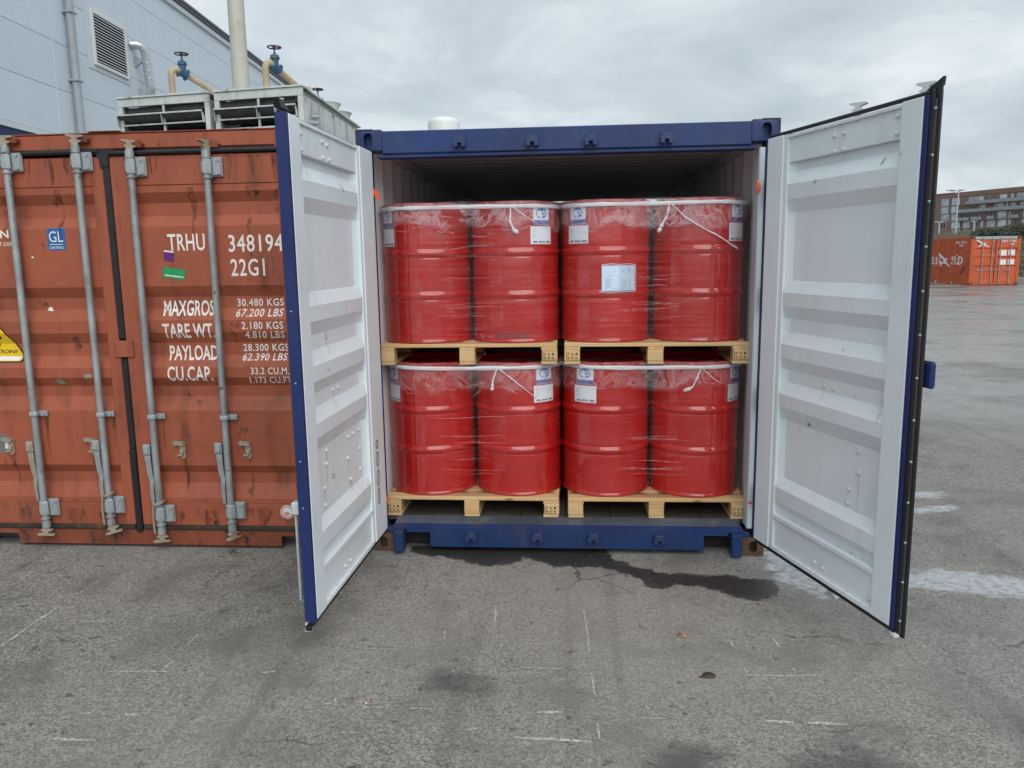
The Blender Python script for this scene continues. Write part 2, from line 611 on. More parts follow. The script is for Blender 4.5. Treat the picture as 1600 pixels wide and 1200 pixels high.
def film_mat(name, base, streak, top, rough=.16):
    """clear stretch film: mostly see-through, glossy, milky where layers gather"""
    N = NT(name)
    geo = N.n('ShaderNodeAttribute', attribute_name='film_uv').outputs['Vector']   # x along wrap (m), y height 0..1, z gather
    sp = N.n('ShaderNodeSeparateXYZ', {0: geo})
    P = geo
    mp = N.n('ShaderNodeMapping', {'Vector': P, 'Scale': (1.2, 34, 1), 'Rotation': (0, 0, R(4))}).outputs[0]
    st = N.noise(mp, 1.6, 5, .62, .25)
    mp2 = N.n('ShaderNodeMapping', {'Vector': P, 'Scale': (1.0, 21, 1), 'Rotation': (0, 0, R(-7))}).outputs[0]
    st2 = N.noise(mp2, 1.3, 6, .65, .4)
    ridge = N.math('SUBTRACT', 1.0, N.math('MULTIPLY', N.math('ABSOLUTE', N.math('SUBTRACT', st2, .5)), 16.0), clamp=True)
    big = N.noise(N.n('ShaderNodeMapping', {'Vector': P, 'Scale': (3, 2.6, 1)}).outputs[0], 1.5, 4, .6)
    speck = N.n('ShaderNodeTexVoronoi', {'Vector': N.n('ShaderNodeMapping', {'Vector': P, 'Scale': (1, .6, 1)}).outputs[0], 'Scale': 75.0}).outputs['Distance']
    spk = N.math('MULTIPLY', N.ramp(speck, .10, .16, 1, 0), N.ramp(big, .52, .66))
    lines = N.math('MULTIPLY', ridge, N.ramp(big, .42, .7))
    # crumpled gather near the top edge
    wr = N.noise(N.n('ShaderNodeMapping', {'Vector': P, 'Scale': (9, 5.5, 1), 'Rotation': (0, 0, R(30))}).outputs[0], 1.0, 5, .6, 1.2)
    wr_r = N.math('SUBTRACT', 1.0, N.math('MULTIPLY', N.math('ABSOLUTE', N.math('SUBTRACT', wr, .5)), 13.0), clamp=True)
    gather = N.math('MULTIPLY', sp.outputs[2], N.math('ADD', N.math('MULTIPLY', wr_r, .55), N.ramp(wr, .4, .65, .06, .34)))
    fac = N.math('ADD', N.math('ADD', base, N.math('MULTIPLY', N.ramp(st, .45, .8), streak)),
                 N.math('ADD', N.math('MULTIPLY', lines, streak * .9), N.math('ADD', N.math('MULTIPLY', spk, .35), N.math('MULTIPLY', gather, top))), clamp=True)
    fac = N.math('MULTIPLY', fac, N.ramp(big, .25, .75, .55, 1.35), clamp=True)
    h = N.math('ADD', N.math('MULTIPLY', st, .2), N.math('ADD', N.math('MULTIPLY', ridge, .25), N.math('MULTIPLY', N.math('MULTIPLY', wr, sp.outputs[2]), 2.2)))
    vert = N.noise(N.n('ShaderNodeMapping', {'Vector': P, 'Scale': (26, 1.1, 1)}).outputs[0], 1.0, 3, .5)
    h = N.math('ADD', h, N.math('MULTIPLY', vert, .22))
    nrm = N.bump(h, .55, .006)
    milky = N.b
    milky.inputs['Base Color'].default_value = (.88, .89, .92, 1)
    milky.inputs['Roughness'].default_value = .3
    N.set(milky.inputs['Normal'], nrm)
    tr = N.n('ShaderNodeBsdfTransparent', {'Color': (.975, .975, .98)})
    gl = N.n('ShaderNodeBsdfGlossy', {'Color': (1, 1, 1), 'Roughness': rough, 'Normal': nrm})
    fr = N.n('ShaderNodeFresnel', {'IOR': 1.45, 'Normal': nrm}).outputs[0]
    m1 = N.n('ShaderNodeMixShader', {0: N.math('MULTIPLY', fr, .42), 1: tr.outputs[0], 2: gl.outputs[0]})
    m2 = N.n('ShaderNodeMixShader', {0: fac, 1: m1.outputs[0], 2: milky.outputs[0]})
    N.t.links.new(m2.outputs[0], N.out.inputs['Surface'])
    return N.m


MAT['film'] = film_mat('stretch_film', .004, .045, .32, .07)
MAT['film_low'] = film_mat('stretch_film_thin', .0, .02, .24, .07)


def film_rope_mat():
    N = NT('rolled_film')
    c = N.coord((3, 3, 60))
    n = N.noise(c, 2.0, 4)
    tr = N.n('ShaderNodeBsdfTransparent')
    N.b.inputs['Base Color'].default_value = (.82, .83, .87, 1)
    N.b.inputs['Roughness'].default_value = .3
    N.set(N.b.inputs['Normal'], N.bump(n, .5, .006))
    m = N.n('ShaderNodeMixShader', {0: N.ramp(n, .3, .6, .3, .8), 1: tr.outputs[0], 2: N.b.outputs[0]})
    N.t.links.new(m.outputs[0], N.out.inputs['Surface'])
    return N.m


MAT['film_rope'] = film_rope_mat()


def film_crease_mat():
    N = NT('film_crease')
    tr = N.n('ShaderNodeBsdfTransparent')
    N.b.inputs['Base Color'].default_value = (.86, .86, .89, 1)
    N.b.inputs['Roughness'].default_value = .25
    n = N.noise(N.coord(), 30, 3)
    m = N.n('ShaderNodeMixShader', {0: N.ramp(n, .35, .65, .06, .45), 1: tr.outputs[0], 2: N.b.outputs[0]})
    N.t.links.new(m.outputs[0], N.out.inputs['Surface'])
    return N.m


MAT['film_crease'] = film_crease_mat()


def asphalt():
    N = NT('asphalt')
    P = N.n('ShaderNodeNewGeometry').outputs['Position']
    vor = N.n('ShaderNodeTexVoronoi', {'Vector': P, 'Scale': 125.0})
    grain = vor.outputs['Color']
    gsep = N.n('ShaderNodeSeparateColor', {0: grain}).outputs[0]
    fine = N.noise(P, 260, 3, .6)
    mid = N.noise(P, 24, 6, .62)
    blot = N.noise(P, 2.1, 7, .62, .3)
    large = N.noise(P, .45, 4, .5)
    k = N.mix(N.ramp(gsep, .1, .95), (.135, .129, .117), (.375, .36, .328))
    k = N.mix(N.ramp(gsep, .94, .99, 0, .5), k, (.42, .41, .385))
    k = N.mix(N.ramp(fine, .53, .66, 0, .68), k, (.045, .044, .041))
    k = N.mix(N.ramp(mid, .52, .72, 0, .38), k, (.085, .081, .076))
    pits = N.math('MAXIMUM', N.ramp(N.noise(P, 11, 8, .7, .2), .615, .675), N.ramp(N.noise(N.n('ShaderNodeMapping', {'Vector': P, 'Scale': (1, 1.5, 1)}).outputs[0], 30, 5, .65, .5), .63, .69, 0, .45))
    k = N.mix(N.math('MULTIPLY', pits, .8), k, (.026, .025, .025))
    k = N.mix(N.ramp(blot, .48, .66, 0, .68), k, (.10, .097, .091))
    k = N.mix(N.ramp(large, .38, .66, 0, .5), k, (.30, .287, .26))
    tan = N.noise(P, 5.5, 6, .7)
    k = N.mix(N.ramp(tan, .60, .74, 0, .4), k, (.27, .24, .18))
    pale = N.noise(N.n('ShaderNodeMapping', {'Vector': P, 'Scale': (1.0, 2.2, 1)}).outputs[0], 1.3, 9, .75)
    k = N.mix(N.ramp(pale, .58, .72, 0, .42), k, (.36, .35, .33))
    # hairline cracks
    warp = N.n('ShaderNodeVectorMath', {0: P, 1: N.n('ShaderNodeVectorMath', {0: N.n('ShaderNodeTexNoise', {'Vector': P, 'Scale': 3.0, 'Detail': 5.0}).outputs['Color'], 'Scale': .35}, operation='SCALE').outputs[0]}, operation='ADD').outputs[0]
    ck = N.n('ShaderNodeTexVoronoi', {'Vector': warp, 'Scale': .9}, feature='DISTANCE_TO_EDGE').outputs['Distance']
    ck = N.math('MULTIPLY', N.ramp(ck, .002, .007, 1, 0), N.ramp(N.noise(P, 1.1, 3), .5, .62))
    k = N.mix(N.math('MULTIPLY', ck, .75), k, (.03, .029, .028))
    # faint tyre tracks across the yard
    tr_ = N.noise(N.n('ShaderNodeMapping', {'Vector': P, 'Scale': (5.5, .22, 1), 'Rotation': (0, 0, R(-14))}).outputs[0], 1.0, 3, .5)
    k = N.mix(N.ramp(tr_, .58, .70, 0, .28), k, (.075, .073, .07))
    rough = N.ramp(mid, .3, .7, .72, .9)
    # shapes of water and oil, stored as distance fields on the ground mesh
    edge = N.math('MULTIPLY', N.math('SUBTRACT', N.noise(P, 9, 6, .6), .5), .17)
    edge2 = N.math('MULTIPLY', N.math('SUBTRACT', N.noise(N.n('ShaderNodeMapping', {'Vector': P, 'Scale': (1, 2.2, 1)}).outputs[0], 7, 8, .72), .5), .34)
    wet = N.math('ADD', N.math('MULTIPLY', N.ramp(N.math('ADD', N.n('ShaderNodeAttribute', attribute_name='wet').outputs['Fac'], edge), -.014, .010, 1, 0), .86), N.ramp(N.math('ADD', N.n('ShaderNodeAttribute', attribute_name='wet').outputs['Fac'], edge2), -.10, .045, .2, 0), clamp=True)
    oil = N.ramp(N.math('ADD', N.n('ShaderNodeAttribute', attribute_name='oil').outputs['Fac'], edge2), -.06, .06, .6, 0)
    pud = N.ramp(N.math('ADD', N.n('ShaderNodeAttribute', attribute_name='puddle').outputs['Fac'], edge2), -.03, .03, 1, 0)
    sx = N.n('ShaderNodeSeparateXYZ', {0: P})
    far = N.math('MULTIPLY', N.ramp(sx.outputs[1], .5, 5), N.ramp(sx.outputs[0], 1.2, 3))
    damp = N.noise(N.n('ShaderNodeMapping', {'Vector': P, 'Scale': (.55, .9, 1)}).outputs[0], .55, 6, .62, .3)
    damp = N.math('MULTIPLY', N.ramp(damp, .34, .54), far)
    k = N.mix(N.math('MULTIPLY', wet, .93), k, N.mix(N.ramp(gsep, .4, 1), (.011, .0105, .011), (.024, .023, .023)))
    k = N.mix(oil, k, (.035, .034, .034))
    k = N.mix(N.math('MULTIPLY', pud, N.ramp(mid, .38, .6, .15, .9)), k, (.46, .49, .52))  # pale sky reflection painted into the puddle colour
    k = N.mix(N.math('MULTIPLY', damp, .25), k, (.09, .09, .095))
    N.set(N.b.inputs['Base Color'], k)
    rough = N.mix(wet, rough, .42)
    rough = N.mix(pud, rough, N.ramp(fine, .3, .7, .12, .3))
    rough = N.mix(N.math('MULTIPLY', damp, .92), rough, .14)
    N.set(N.b.inputs['Roughness'], rough)
    h = N.math('ADD', N.math('MULTIPLY', gsep, .5), N.math('ADD', N.math('MULTIPLY', fine, .5), N.math('MULTIPLY', pits, -1.2)))
    flat = N.math('SUBTRACT', 1.0, N.math('MAXIMUM', N.math('MULTIPLY', pud, .8), N.math('MAXIMUM', N.math('MULTIPLY', wet, .45), N.math('MULTIPLY', damp, .75))))
    bn = N.n('ShaderNodeBump', {'Height': h, 'Strength': N.math('MULTIPLY', flat, .75), 'Distance': .006})
    N.set(N.b.inputs['Normal'], bn.outputs[0])
    return N.m


MAT['asphalt'] = asphalt()


def scrape():
    N = NT('scrape_mark')
    P = N.n('ShaderNodeNewGeometry').outputs['Position']
    n = N.noise(P, 60, 5, .7)
    tr = N.n('ShaderNodeBsdfTransparent')
    N.b.inputs['Base Color'].default_value = (.55, .54, .52, 1)
    N.b.inputs['Roughness'].default_value = .85
    big = N.noise(P, 9, 3)
    m = N.n('ShaderNodeMixShader', {0: N.math('MULTIPLY', N.ramp(n, .36, .55), N.ramp(big, .3, .55, .45, .95)), 1: tr.outputs[0], 2: N.b.outputs[0]})
    N.t.links.new(m.outputs[0], N.out.inputs['Surface'])
    return N.m


MAT['scrape'] = scrape()


def brickwork():
    N = NT('brickwork')
    c = N.coord((1, 1, 1))
    sp = N.n('ShaderNodeSeparateXYZ', {0: c})
    v = N.n('ShaderNodeCombineXYZ', {0: sp.outputs[0], 1: sp.outputs[2]}).outputs[0]
    b = N.n('ShaderNodeTexBrick', {'Vector': v, 'Color1': (.25, .135, .105), 'Color2': (.18, .10, .08), 'Mortar': (.24, .2, .18), 'Scale': 1.6})
    big = N.noise(c, .35, 4)
    N.set(N.b.inputs['Base Color'], N.mix(N.ramp(big, .4, .7, 0, .4), b.outputs[0], (.15, .095, .08)))
    N.b.inputs['Roughness'].default_value = .8
    return N.m


MAT['brickwork'] = brickwork()
MAT['pane'] = plain('window_glass', (.33, .42, .48), .08, .5, rnd=True, scale=.3)
MAT['pane_dark'] = plain('window_dark', (.03, .03, .035), .15, .2)
MAT['balustrade'] = plain('balustrade_glass', (.24, .27, .29), .15, .12, scale=.5)
MAT['win_frame'] = plain('window_frame', (.50, .52, .53), .5, .05)
MAT['bank'] = paint('earth_bank', (.075, .075, .042), .9, .4, (.10, .08, .06), .8, bump=.6)
MAT['leaf_dry'] = plain('dry_leaf', (.32, .19, .12), .8, .3, scale=30)
MAT['grit'] = plain('grit', (.15, .148, .14), .85, .4, rnd=True, scale=60)
MAT['shrub'] = plain('shrub_leaf', (.045, .055, .026), .7, .4, rnd=True, scale=2)

# ------------------------------------------------------------------ ground
wet_poly = [(-.989, -.008), (-1.012, .102), (-.139, .158), (.212, .138), (.304, -.064), (.394, -.171), (.556, -.261), (.68, -.303), (.848, -.286), (.988, -.317), (1.108, -.349), (1.185, -.372), (1.186, -.493), (1.1, -.603), (1.011, -.623), (.902, -.571), (.78, -.476), (.641, -.457), (.563, -.52), (.462, -.464), (.382, -.334), (.219, -.217), (-.049, -.209), (-.127, -.162), (-.249, -.086), (-.322, -.17), (-.472, -.236), (-.727, -.105)]
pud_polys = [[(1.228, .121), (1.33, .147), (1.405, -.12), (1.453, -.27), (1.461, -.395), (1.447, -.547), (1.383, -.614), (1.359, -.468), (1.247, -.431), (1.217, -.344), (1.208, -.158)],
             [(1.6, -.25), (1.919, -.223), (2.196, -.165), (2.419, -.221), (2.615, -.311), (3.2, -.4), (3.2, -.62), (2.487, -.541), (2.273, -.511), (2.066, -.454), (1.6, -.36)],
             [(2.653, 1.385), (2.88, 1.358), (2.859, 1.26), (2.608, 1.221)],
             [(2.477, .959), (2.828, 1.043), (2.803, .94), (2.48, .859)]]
oil_polys = [[(.345, -1.98), (.409, -1.938), (.52, -1.912), (.606, -1.965), (.556, -2.049), (.526, -2.155), (.304, -2.167)],
             [(.996, -1.906), (1.116, -1.93), (1.256, -2.01), (1.256, -2.113), (.793, -2.14), (.854, -1.996)],
             [(-.595, -1.445), (-.519, -1.414), (-.335, -1.486), (-.31, -1.588), (-.486, -1.622), (-.61, -1.552)]]


def sdf(px, py, poly):
    d = np.full(px.shape, 1e9)
    inside = np.zeros(px.shape, bool)
    n = len(poly)
    for i in range(n):
        ax, ay = poly[i]
        bx, by = poly[(i + 1) % n]
        ex, ey = bx - ax, by - ay
        t = np.clip(((px - ax) * ex + (py - ay) * ey) / (ex * ex + ey * ey), 0, 1)
        d = np.minimum(d, np.hypot(px - ax - t * ex, py - ay - t * ey))
        cr = ((ay > py) != (by > py)) & (px < ex * (py - ay) / (ey + 1e-12) + ax)
        inside ^= cr
    return np.clip(np.where(inside, -d, d), -1, 1)


def lines_of(a, b, fine, step, far):
    inner = list(np.arange(a, b + 1e-6, fine))
    out, s, x = [], step, b
    while x < far:
        x += s
        s *= 1.5
        out.append(x)
    left, s, x = [], step, a
    while x > -far:
        x -= s
        s *= 1.5
        left.append(x)
    return np.array(left[::-1] + inner + out)


gx = lines_of(-4.5, 4.5, .04, .3, 700)
gy = lines_of(-3.2, 2.2, .04, .3, 700)
GX, GY = np.meshgrid(gx, gy)
px, py = GX.ravel(), GY.ravel()
nx_, ny_ = len(gx), len(gy)
ii, jj = np.meshgrid(np.arange(nx_ - 1), np.arange(ny_ - 1))
a_ = (jj * nx_ + ii).ravel()
faces = np.stack([a_, a_ + 1, a_ + nx_ + 1, a_ + nx_], 1)
me = bpy.data.meshes.new('ground')
me.vertices.add(len(px))
me.vertices.foreach_set('co', np.stack([px, py, np.zeros_like(px)], 1).ravel())
me.loops.add(faces.size)
me.loops.foreach_set('vertex_index', faces.ravel().astype(np.int32))
me.polygons.add(len(faces))
me.polygons.foreach_set('loop_start', np.arange(0, faces.size, 4).astype(np.int32))
me.update(calc_edges=True)
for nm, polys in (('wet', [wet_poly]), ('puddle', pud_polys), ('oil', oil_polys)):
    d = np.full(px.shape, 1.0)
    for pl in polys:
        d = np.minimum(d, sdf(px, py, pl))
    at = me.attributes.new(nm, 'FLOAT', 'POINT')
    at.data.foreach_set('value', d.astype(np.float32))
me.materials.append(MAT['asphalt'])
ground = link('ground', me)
tag(ground, 'worn grey asphalt yard with damp patches and scrape marks', kind='structure')

# pale scrapes in the asphalt
SCR = [[(-2.737, -1.328), (-2.743, -1.102), (-2.741, -.855)], [(-2.737, -.732), (-2.724, -.511)], [(-3.2, -.622), (-3.224, -.369)], [(-2.065, -1.52), (-1.961, -1.514), (-1.764, -1.504)], [(-2.035, -1.518), (-2.032, -1.473)], [(-1.823, -1.507), (-1.819, -1.41)], [(-2.578, -1.037), (-2.46, -1.046), (-2.283, -1.023)], [(-1.824, -1.252), (-1.821, -1.154)], [(-1.354, -1.495), (-1.299, -1.481)], [(-.999, -1.721), (-.942, -1.728), (-.962, -1.671)], [(-.83, -1.74), (-.744, -1.736)], [(-.627, -1.739), (-.535, -1.734)], [(-.364, -.747), (-.346, -1.003)], [(-.583, -1.147), (-.59, -1.049)], [(-.299, -1.166), (-.287, -1.227)], [(-.376, -1.25), (-.328, -1.272)], [(.104, -.788), (.117, -1.015), (.125, -1.237)], [(.13, -1.409), (.141, -1.613)], [(.148, -1.796), (.15, -1.9)], [(.796, -1.068), (.805, -1.143)], [(1.014, -1.058), (1.02, -1.151)], [(.815, -1.336), (.817, -1.406), (.961, -1.404), (1.088, -1.392), (1.159, -1.383)], [(1.032, -1.325), (1.031, -1.379)], [(-.185, -1.391), (.004, -1.393)], [(-.189, -1.911), (-.04, -1.915), (.12, -1.922)], [(-.097, -1.738), (.007, -1.733)], [(.317, -1.752), (.418, -1.755)], [(.809, -1.752), (.92, -1.755)], [(.975, -1.752), (1.129, -1.756)], [(-1.991, -1.844), (-1.934, -1.845)], [(-1.798, -1.842), (-1.742, -1.844)], [(-2.006, -2.022), (-1.813, -2.016)], [(-.872, -1.915), (-.795, -1.915)], [(-.369, -1.875), (-.32, -1.856)]]
mb = MB()
rs = random.Random(3)
for li, L in enumerate(SCR):
    w = rs.uniform(.008, .013) if li not in (0, 24, 25, 27, 28, 29, 30, 31) else .019
    pts = []
    for (x0, y0), (x1, y1) in zip(L, L[1:]):
        k = max(2, int(math.hypot(x1 - x0, y1 - y0) / .03))
        for q in range(k):
            t = q / k
            pts.append((x0 + (x1 - x0) * t + rs.gauss(0, .0016), y0 + (y1 - y0) * t + rs.gauss(0, .0016)))
    pts.append(L[-1])
    o = len(mb.v)
    for i, (x, y) in enumerate(pts):
        xa, ya = pts[max(i - 1, 0)]
        xb, yb = pts[min(i + 1, len(pts) - 1)]
        dl = math.hypot(xb - xa, yb - ya) or 1
        nx, ny = -(yb - ya) / dl, (xb - xa) / dl
        ww = w * (.25 + .75 * math.sin(math.pi * (i + .3) / (len(pts) - .4)) ** .5) * rs.uniform(.6, 1.15) / 2
        mb.v += [(x + nx * ww, y + ny * ww, .003), (x - nx * ww, y - ny * ww, .003)]
    for i in range(len(pts) - 1):
        mb.f.append((o + 2 * i, o + 2 * i + 1, o + 2 * i + 3, o + 2 * i + 2))
tag(mb.build('scrape_marks', MAT['scrape'], smooth=0), 'pale scrapes scratched into the asphalt', kind='structure')

# loose grit
mb = MB()
for i in range(1500):
    x, y = rs.uniform(-3.2, 3.0), rs.uniform(-2.4, .6)
    r = rs.uniform(.0012, .0034) * (1.7 if rs.random() < .05 else 1)
    t = rs.uniform(0, 6.28)
    c, s_ = math.cos(t) * r, math.sin(t) * r
    mb.add([(x + c, y + s_, .0), (x - s_, y + c, 0), (x - c * .8, y - s_ * .8, 0), (x + s_, y - c, 0), (x + c * .1, y, r * 1.1)], [(0, 1, 4), (1, 2, 4), (2, 3, 4), (3, 0, 4)])
tag(mb.build('gravel', MAT['grit'], smooth=0), 'loose grit scattered on the asphalt', kind='stuff')

# ------------------------------------------------------------------ shared container pieces
WAVES = [(2.268, 2.201, 2.125, 2.055), (1.696, 1.631, 1.559, 1.491), (1.418, 1.352, 1.277, 1.212), (1.143, 1.077, 1.008, .93), (.60, .545, .463, .385)]


def wave_profile(z_top, z_bot, deep, high, waves=WAVES):
    """list of (z, depth) from top to bottom; bands stand at 'high', the rest at 'deep'"""
    pr = [(z_top, deep)]
    for a, b, c, d in waves:
        pr += [(a, deep), (b, high), (c, high), (d, deep)]
    pr.append((z_bot, deep))
    return pr


def prof_at(pr, z):
    for (z0, d0), (z1, d1) in zip(pr, pr[1:]):
        if z0 >= z >= z1:
            return d0 + (d1 - d0) * (z0 - z) / max(z0 - z1, 1e-9)
    return pr[0][1] if z > pr[0][0] else pr[-1][1]


def corr_profile(a0, a1, depth, pitch=.278, up=.07, slope=.068):
    pts, a = [], a0
    flat = pitch - up - 2 * slope
    pts.append((a0, 0))
    while a + pitch < a1:
        pts += [(a + flat / 2, 0), (a + flat / 2 + slope, depth), (a + flat / 2 + slope + up, depth), (a + flat / 2 + 2 * slope + up, 0)]
        a += pitch
    pts.append((a1, 0))
    return pts


def casting_mesh(sx, w=.155, h=.118, dep=.16, hole=(.026, .040), hx=0.0):
    """corner block with an oval hole in its front face; x from 0 (outer) to w*sx (inner)"""
    m = MB()
    n = 32
    cx, cz = w * .5 + hx, h * .5
    rr = .02
    ring_o, ring_h = [], []
    for i in range(n):
        t = 2 * math.pi * (i + .5) / n
        c, s_ = math.cos(t), math.sin(t)
        k = min((w / 2) / abs(c), (h / 2) / abs(s_))
        ox, oz = w * .5 + c * k, h * .5 + s_ * k
        ox = min(max(ox, 0), w)
        ring_o.append((ox, oz))
        e_ = 3.0
        q = (abs(c) ** e_ + abs(s_) ** e_) ** (-1 / e_)
        ring_h.append((cx + hole[0] * c * q, cz + hole[1] * s_ * q))
    vs_ = [(x, .004 if (x < .004 or x > w - .004 or z < .004 or z > h - .004) else 0, z) for x, z in ring_o] + [(x, .0, z) for x, z in ring_h] + \
          [(x, .05, z) for x, z in ring_h] + [(x, dep, z) for x, z in ring_o]
    fs = []
    for i in range(n):
        j = (i + 1) % n
        fs += [(i, j, n + j, n + i), (n + i, n + j, 2 * n + j, 2 * n + i), (i, j, 3 * n + j, 3 * n + i)]
    fs += [tuple(range(3 * n, 4 * n))]
    m.add(vs_, fs)
    m.add([(x, .05, z) for x, z in ring_h], [tuple(range(n))])
    m.xf(lambda x, y, z: (sx * x, y, z))
    return m


# anvil-shaped cam on a lock-rod end, pointing up from z=0
def cam_mb(flip=1):
    m = MB()
    poly = [(-.018, 0), (.018, 0), (.019, .016), (.034, .021), (.038, .027), (.015, .032), (.014, .044), (.044, .051), (.052, .056), (.044, .061), (-.040, .061), (-.05, .056), (-.014, .044), (-.015, .032), (-.032, .027), (-.028, .021), (-.019, .016)]
    m.prism([(x, z * flip) for x, z in poly], 'y', -.017, .017)
    return m


CAM_UP, CAM_DN = [], []
_c = cam_mb(1).build('lock_cam', MAT['galv_old'], smooth=30)
CAM_UP = _c.data
bpy.data.objects.remove(_c)
_c = cam_mb(-1).build('lock_cam', MAT['galv_old'], smooth=30)
CAM_DN = _c.data
bpy.data.objects.remove(_c)
_c = cam_mb(1).xf(lambda x, y, z: (x * .8, y * .95, z * .95)).build('lock_cam', MAT['galv_pale'], smooth=30)
CAM_PALE = _c.data
bpy.data.objects.remove(_c)

# ------------------------------------------------------------------ navy shipping container, doors open
box = thing('shipping_container', 'navy blue shipping container with white doors wide open and red drums inside', 'shipping container')
LEN = 6.058
# roof with cross ribs
pr = corr_profile(.12, LEN - .1, -.022, pitch=.21, up=.06, slope=.04)
mb = MB()
mb.sweep([(y, 2.575 + d) for y, d in pr], 'x', -1.17, 1.17)
mb.sweep([(y, 2.578 + d) for y, d in pr], 'x', -1.17, 1.17)
mb.build('roof', MAT['ceiling'], box, smooth=20)
pw = corr_profile(.16, LEN - .1, .036)
for s_ in (-1, 1):
    mb = MB()
    mb.sweep([(s_ * (1.165 + d), y) for y, d in pw], 'z', .16, 2.56)
    mb.xf(lambda x, y, z: (x, y, z))
    o = mb.build('side_wall', MAT['inside'], box, smooth=20)
    mb = MB()
    mb.sweep([(s_ * (1.169 + d), y) for y, d in pw], 'z', .16, 2.56)
    mb.build('side_wall_outside', MAT['navy'], box, smooth=20)
    mb = MB()
    mb.box(s_ * 1.17, s_ * 1.216, .1, LEN - .02, 2.53, 2.588, .006)
    mb.box(s_ * 1.15, s_ * 1.214, .17, LEN - .02, .04, .16, .006)
    mb.build('side_rail', MAT['navy'], box)
    MB().box(s_ * 1.145, s_ * 1.212, .12, LEN - .1, 2.495, 2.55, .008).build('inner_rail', MAT['inside'], box)
    mb = MB()
    mb.box(s_ * 1.149, s_ * 1.217, .002, .13, .119, 2.472, .006)
    mb.build('corner_post', MAT['navy'], box)
    mb = MB()
    mb.box(s_ * (1.112 if s_ > 0 else 1.140), s_ * 1.1485, .012, .12 if s_ > 0 else .05, .17, 2.44, .006)
    mb.build('door_jamb', MAT['jamb'], box)
    # corner blocks
    o = casting_mesh(-s_, hx=-.005).build('corner_casting', MAT['navy'], box, smooth=25, loc=(s_ * 1.219, -.003, 2.473))
    o = casting_mesh(-s_, hx=-.012, hole=(.024, .036)).build('corner_casting', MAT['rust'], box, smooth=25, loc=(s_ * 1.219, -.003, .001))
    mb = MB()
    mb.prism([(s_ * 1.215, 2.476), (s_ * 1.221, 2.476), (s_ * 1.221, 2.594), (s_ * 1.12, 2.594), (s_ * 1.12, 2.5915), (s_ * 1.203, 2.5915), (s_ * 1.215, 2.578)], 'y', -.0045, .15)
    mb.build('rusty_edge', MAT['rust'], box, smooth=25)
    mb = MB()
    mb.box(s_ * 1.016, s_ * 1.078, -.058, .02, .012, .152, .006)
    mb.build('hinge_block', MAT['navy_low'], box)
    mb = MB()
    mb.box(s_ * 1.0, s_ * 1.13, .0, .03, .119, .15, .004)
    mb.build('sill_end', MAT['navy_low'], box)
    # hinges on the post
    for z in (.42, 1.02, 1.62, 2.22):
        mb = MB()
        mb.box(s_ * 1.165, s_ * 1.21, -.075, .0, z - .05, z + .05, .006)
        mb.cyl((s_ * 1.185, -.075, z - .075), (s_ * 1.185, -.075, z + .075), .014, 10)
        mb.build('hinge', MAT['navy'], box)
mb = MB()
mb.sweep([(x, LEN - .06 - d) for x, d in corr_profile(-1.16, 1.16, .03)], 'z', .16, 2.56)
mb.build('end_wall', MAT['inside'], box, smooth=20)
mb = MB()
mb.box(-1.066, 1.066, .0, .11, 2.452, 2.582, .006)
mb.build('header', MAT['navy'], box)
mb = MB()
mb.box(-1.1, 1.1, .012, .10, 2.430, 2.4515, .004)
mb.build('header_lip', MAT['navy'], box)
# sill with forklift-like cut-outs at both ends
mb = MB()
mb.prism([(-1.015, .128), (-.855, .128), (-.855, .034), (.855, .034), (.855, .128), (1.015, .128), (1.015, .153), (-1.015, .153)], 'y', .0, .02)
mb.box(-1.1, 1.1, .021, .06, .132, .15)
mb.build('sill', MAT['navy_low'], box, smooth=30)
mb = MB()
mb.prism([(.0, .154), (.012, .158), (.048, .1705), (.048, .152), (.025, .1405)], 'x', -1.095, 1.095)
mb.build('sill_lip', MAT['navy_low'], box, smooth=30)
mb = MB()
mb.prism([(.049, .168), (.11, .189), (.13, .195), (.13, .15), (.049, .15)], 'x', -1.088, 1.088)
mb.build('threshold_plate', MAT['threshold'], box, smooth=30)
mb = MB()
mb.box(-1.09, 1.09, .10, .12, .03, .13)
mb.build('cross_member', MAT['void'], box)  # near-black colour stands in for the shade behind the sill cut-outs
# floor boards
for i in range(8):
    x0 = -1.15 + i * .2875
    mb = MB()
    mb.box(x0 + .002, x0 + .2855, .1315, LEN - .1, .165, .195, .002)
    mb.build('floor_board', MAT['floor_wood'], box, smooth=0)
# cam keepers on header and sill
mb = MB()
mb.box(-.034, .034, -.006, .004, -.024, .03, .003)
mb.prism([(-.032, -.03), (-.012, -.03), (-.012, -.008), (.012, -.008), (.012, -.03), (.032, -.03), (.036, .0), (.026, .02), (-.026, .02), (-.036, 0)], 'y', -.046, -.005)
mb.prism([(-.046, .004), (-.005, .004), (-.005, .026), (-.03, .026)], 'x', -.025, .025)
k0 = mb.build('cam_keeper', MAT['navy'], box, smooth=25)
km = k0.data
for i, (x, z) in enumerate([(-.601, 2.509), (-.179, 2.505), (.156, 2.500), (.585, 2.500), (-.589, .112), (-.172, .112), (.175, .112), (.582, .112)]):
    if i == 0:
        k0.location = (x, 0, z)
    else:
        k = link('cam_keeper', km if i < 4 else km.copy(), box, (x, 0, z))
        if i >= 4:
            k.data.materials[0] = MAT['navy_low']
            k.scale = (1, 1, .8)

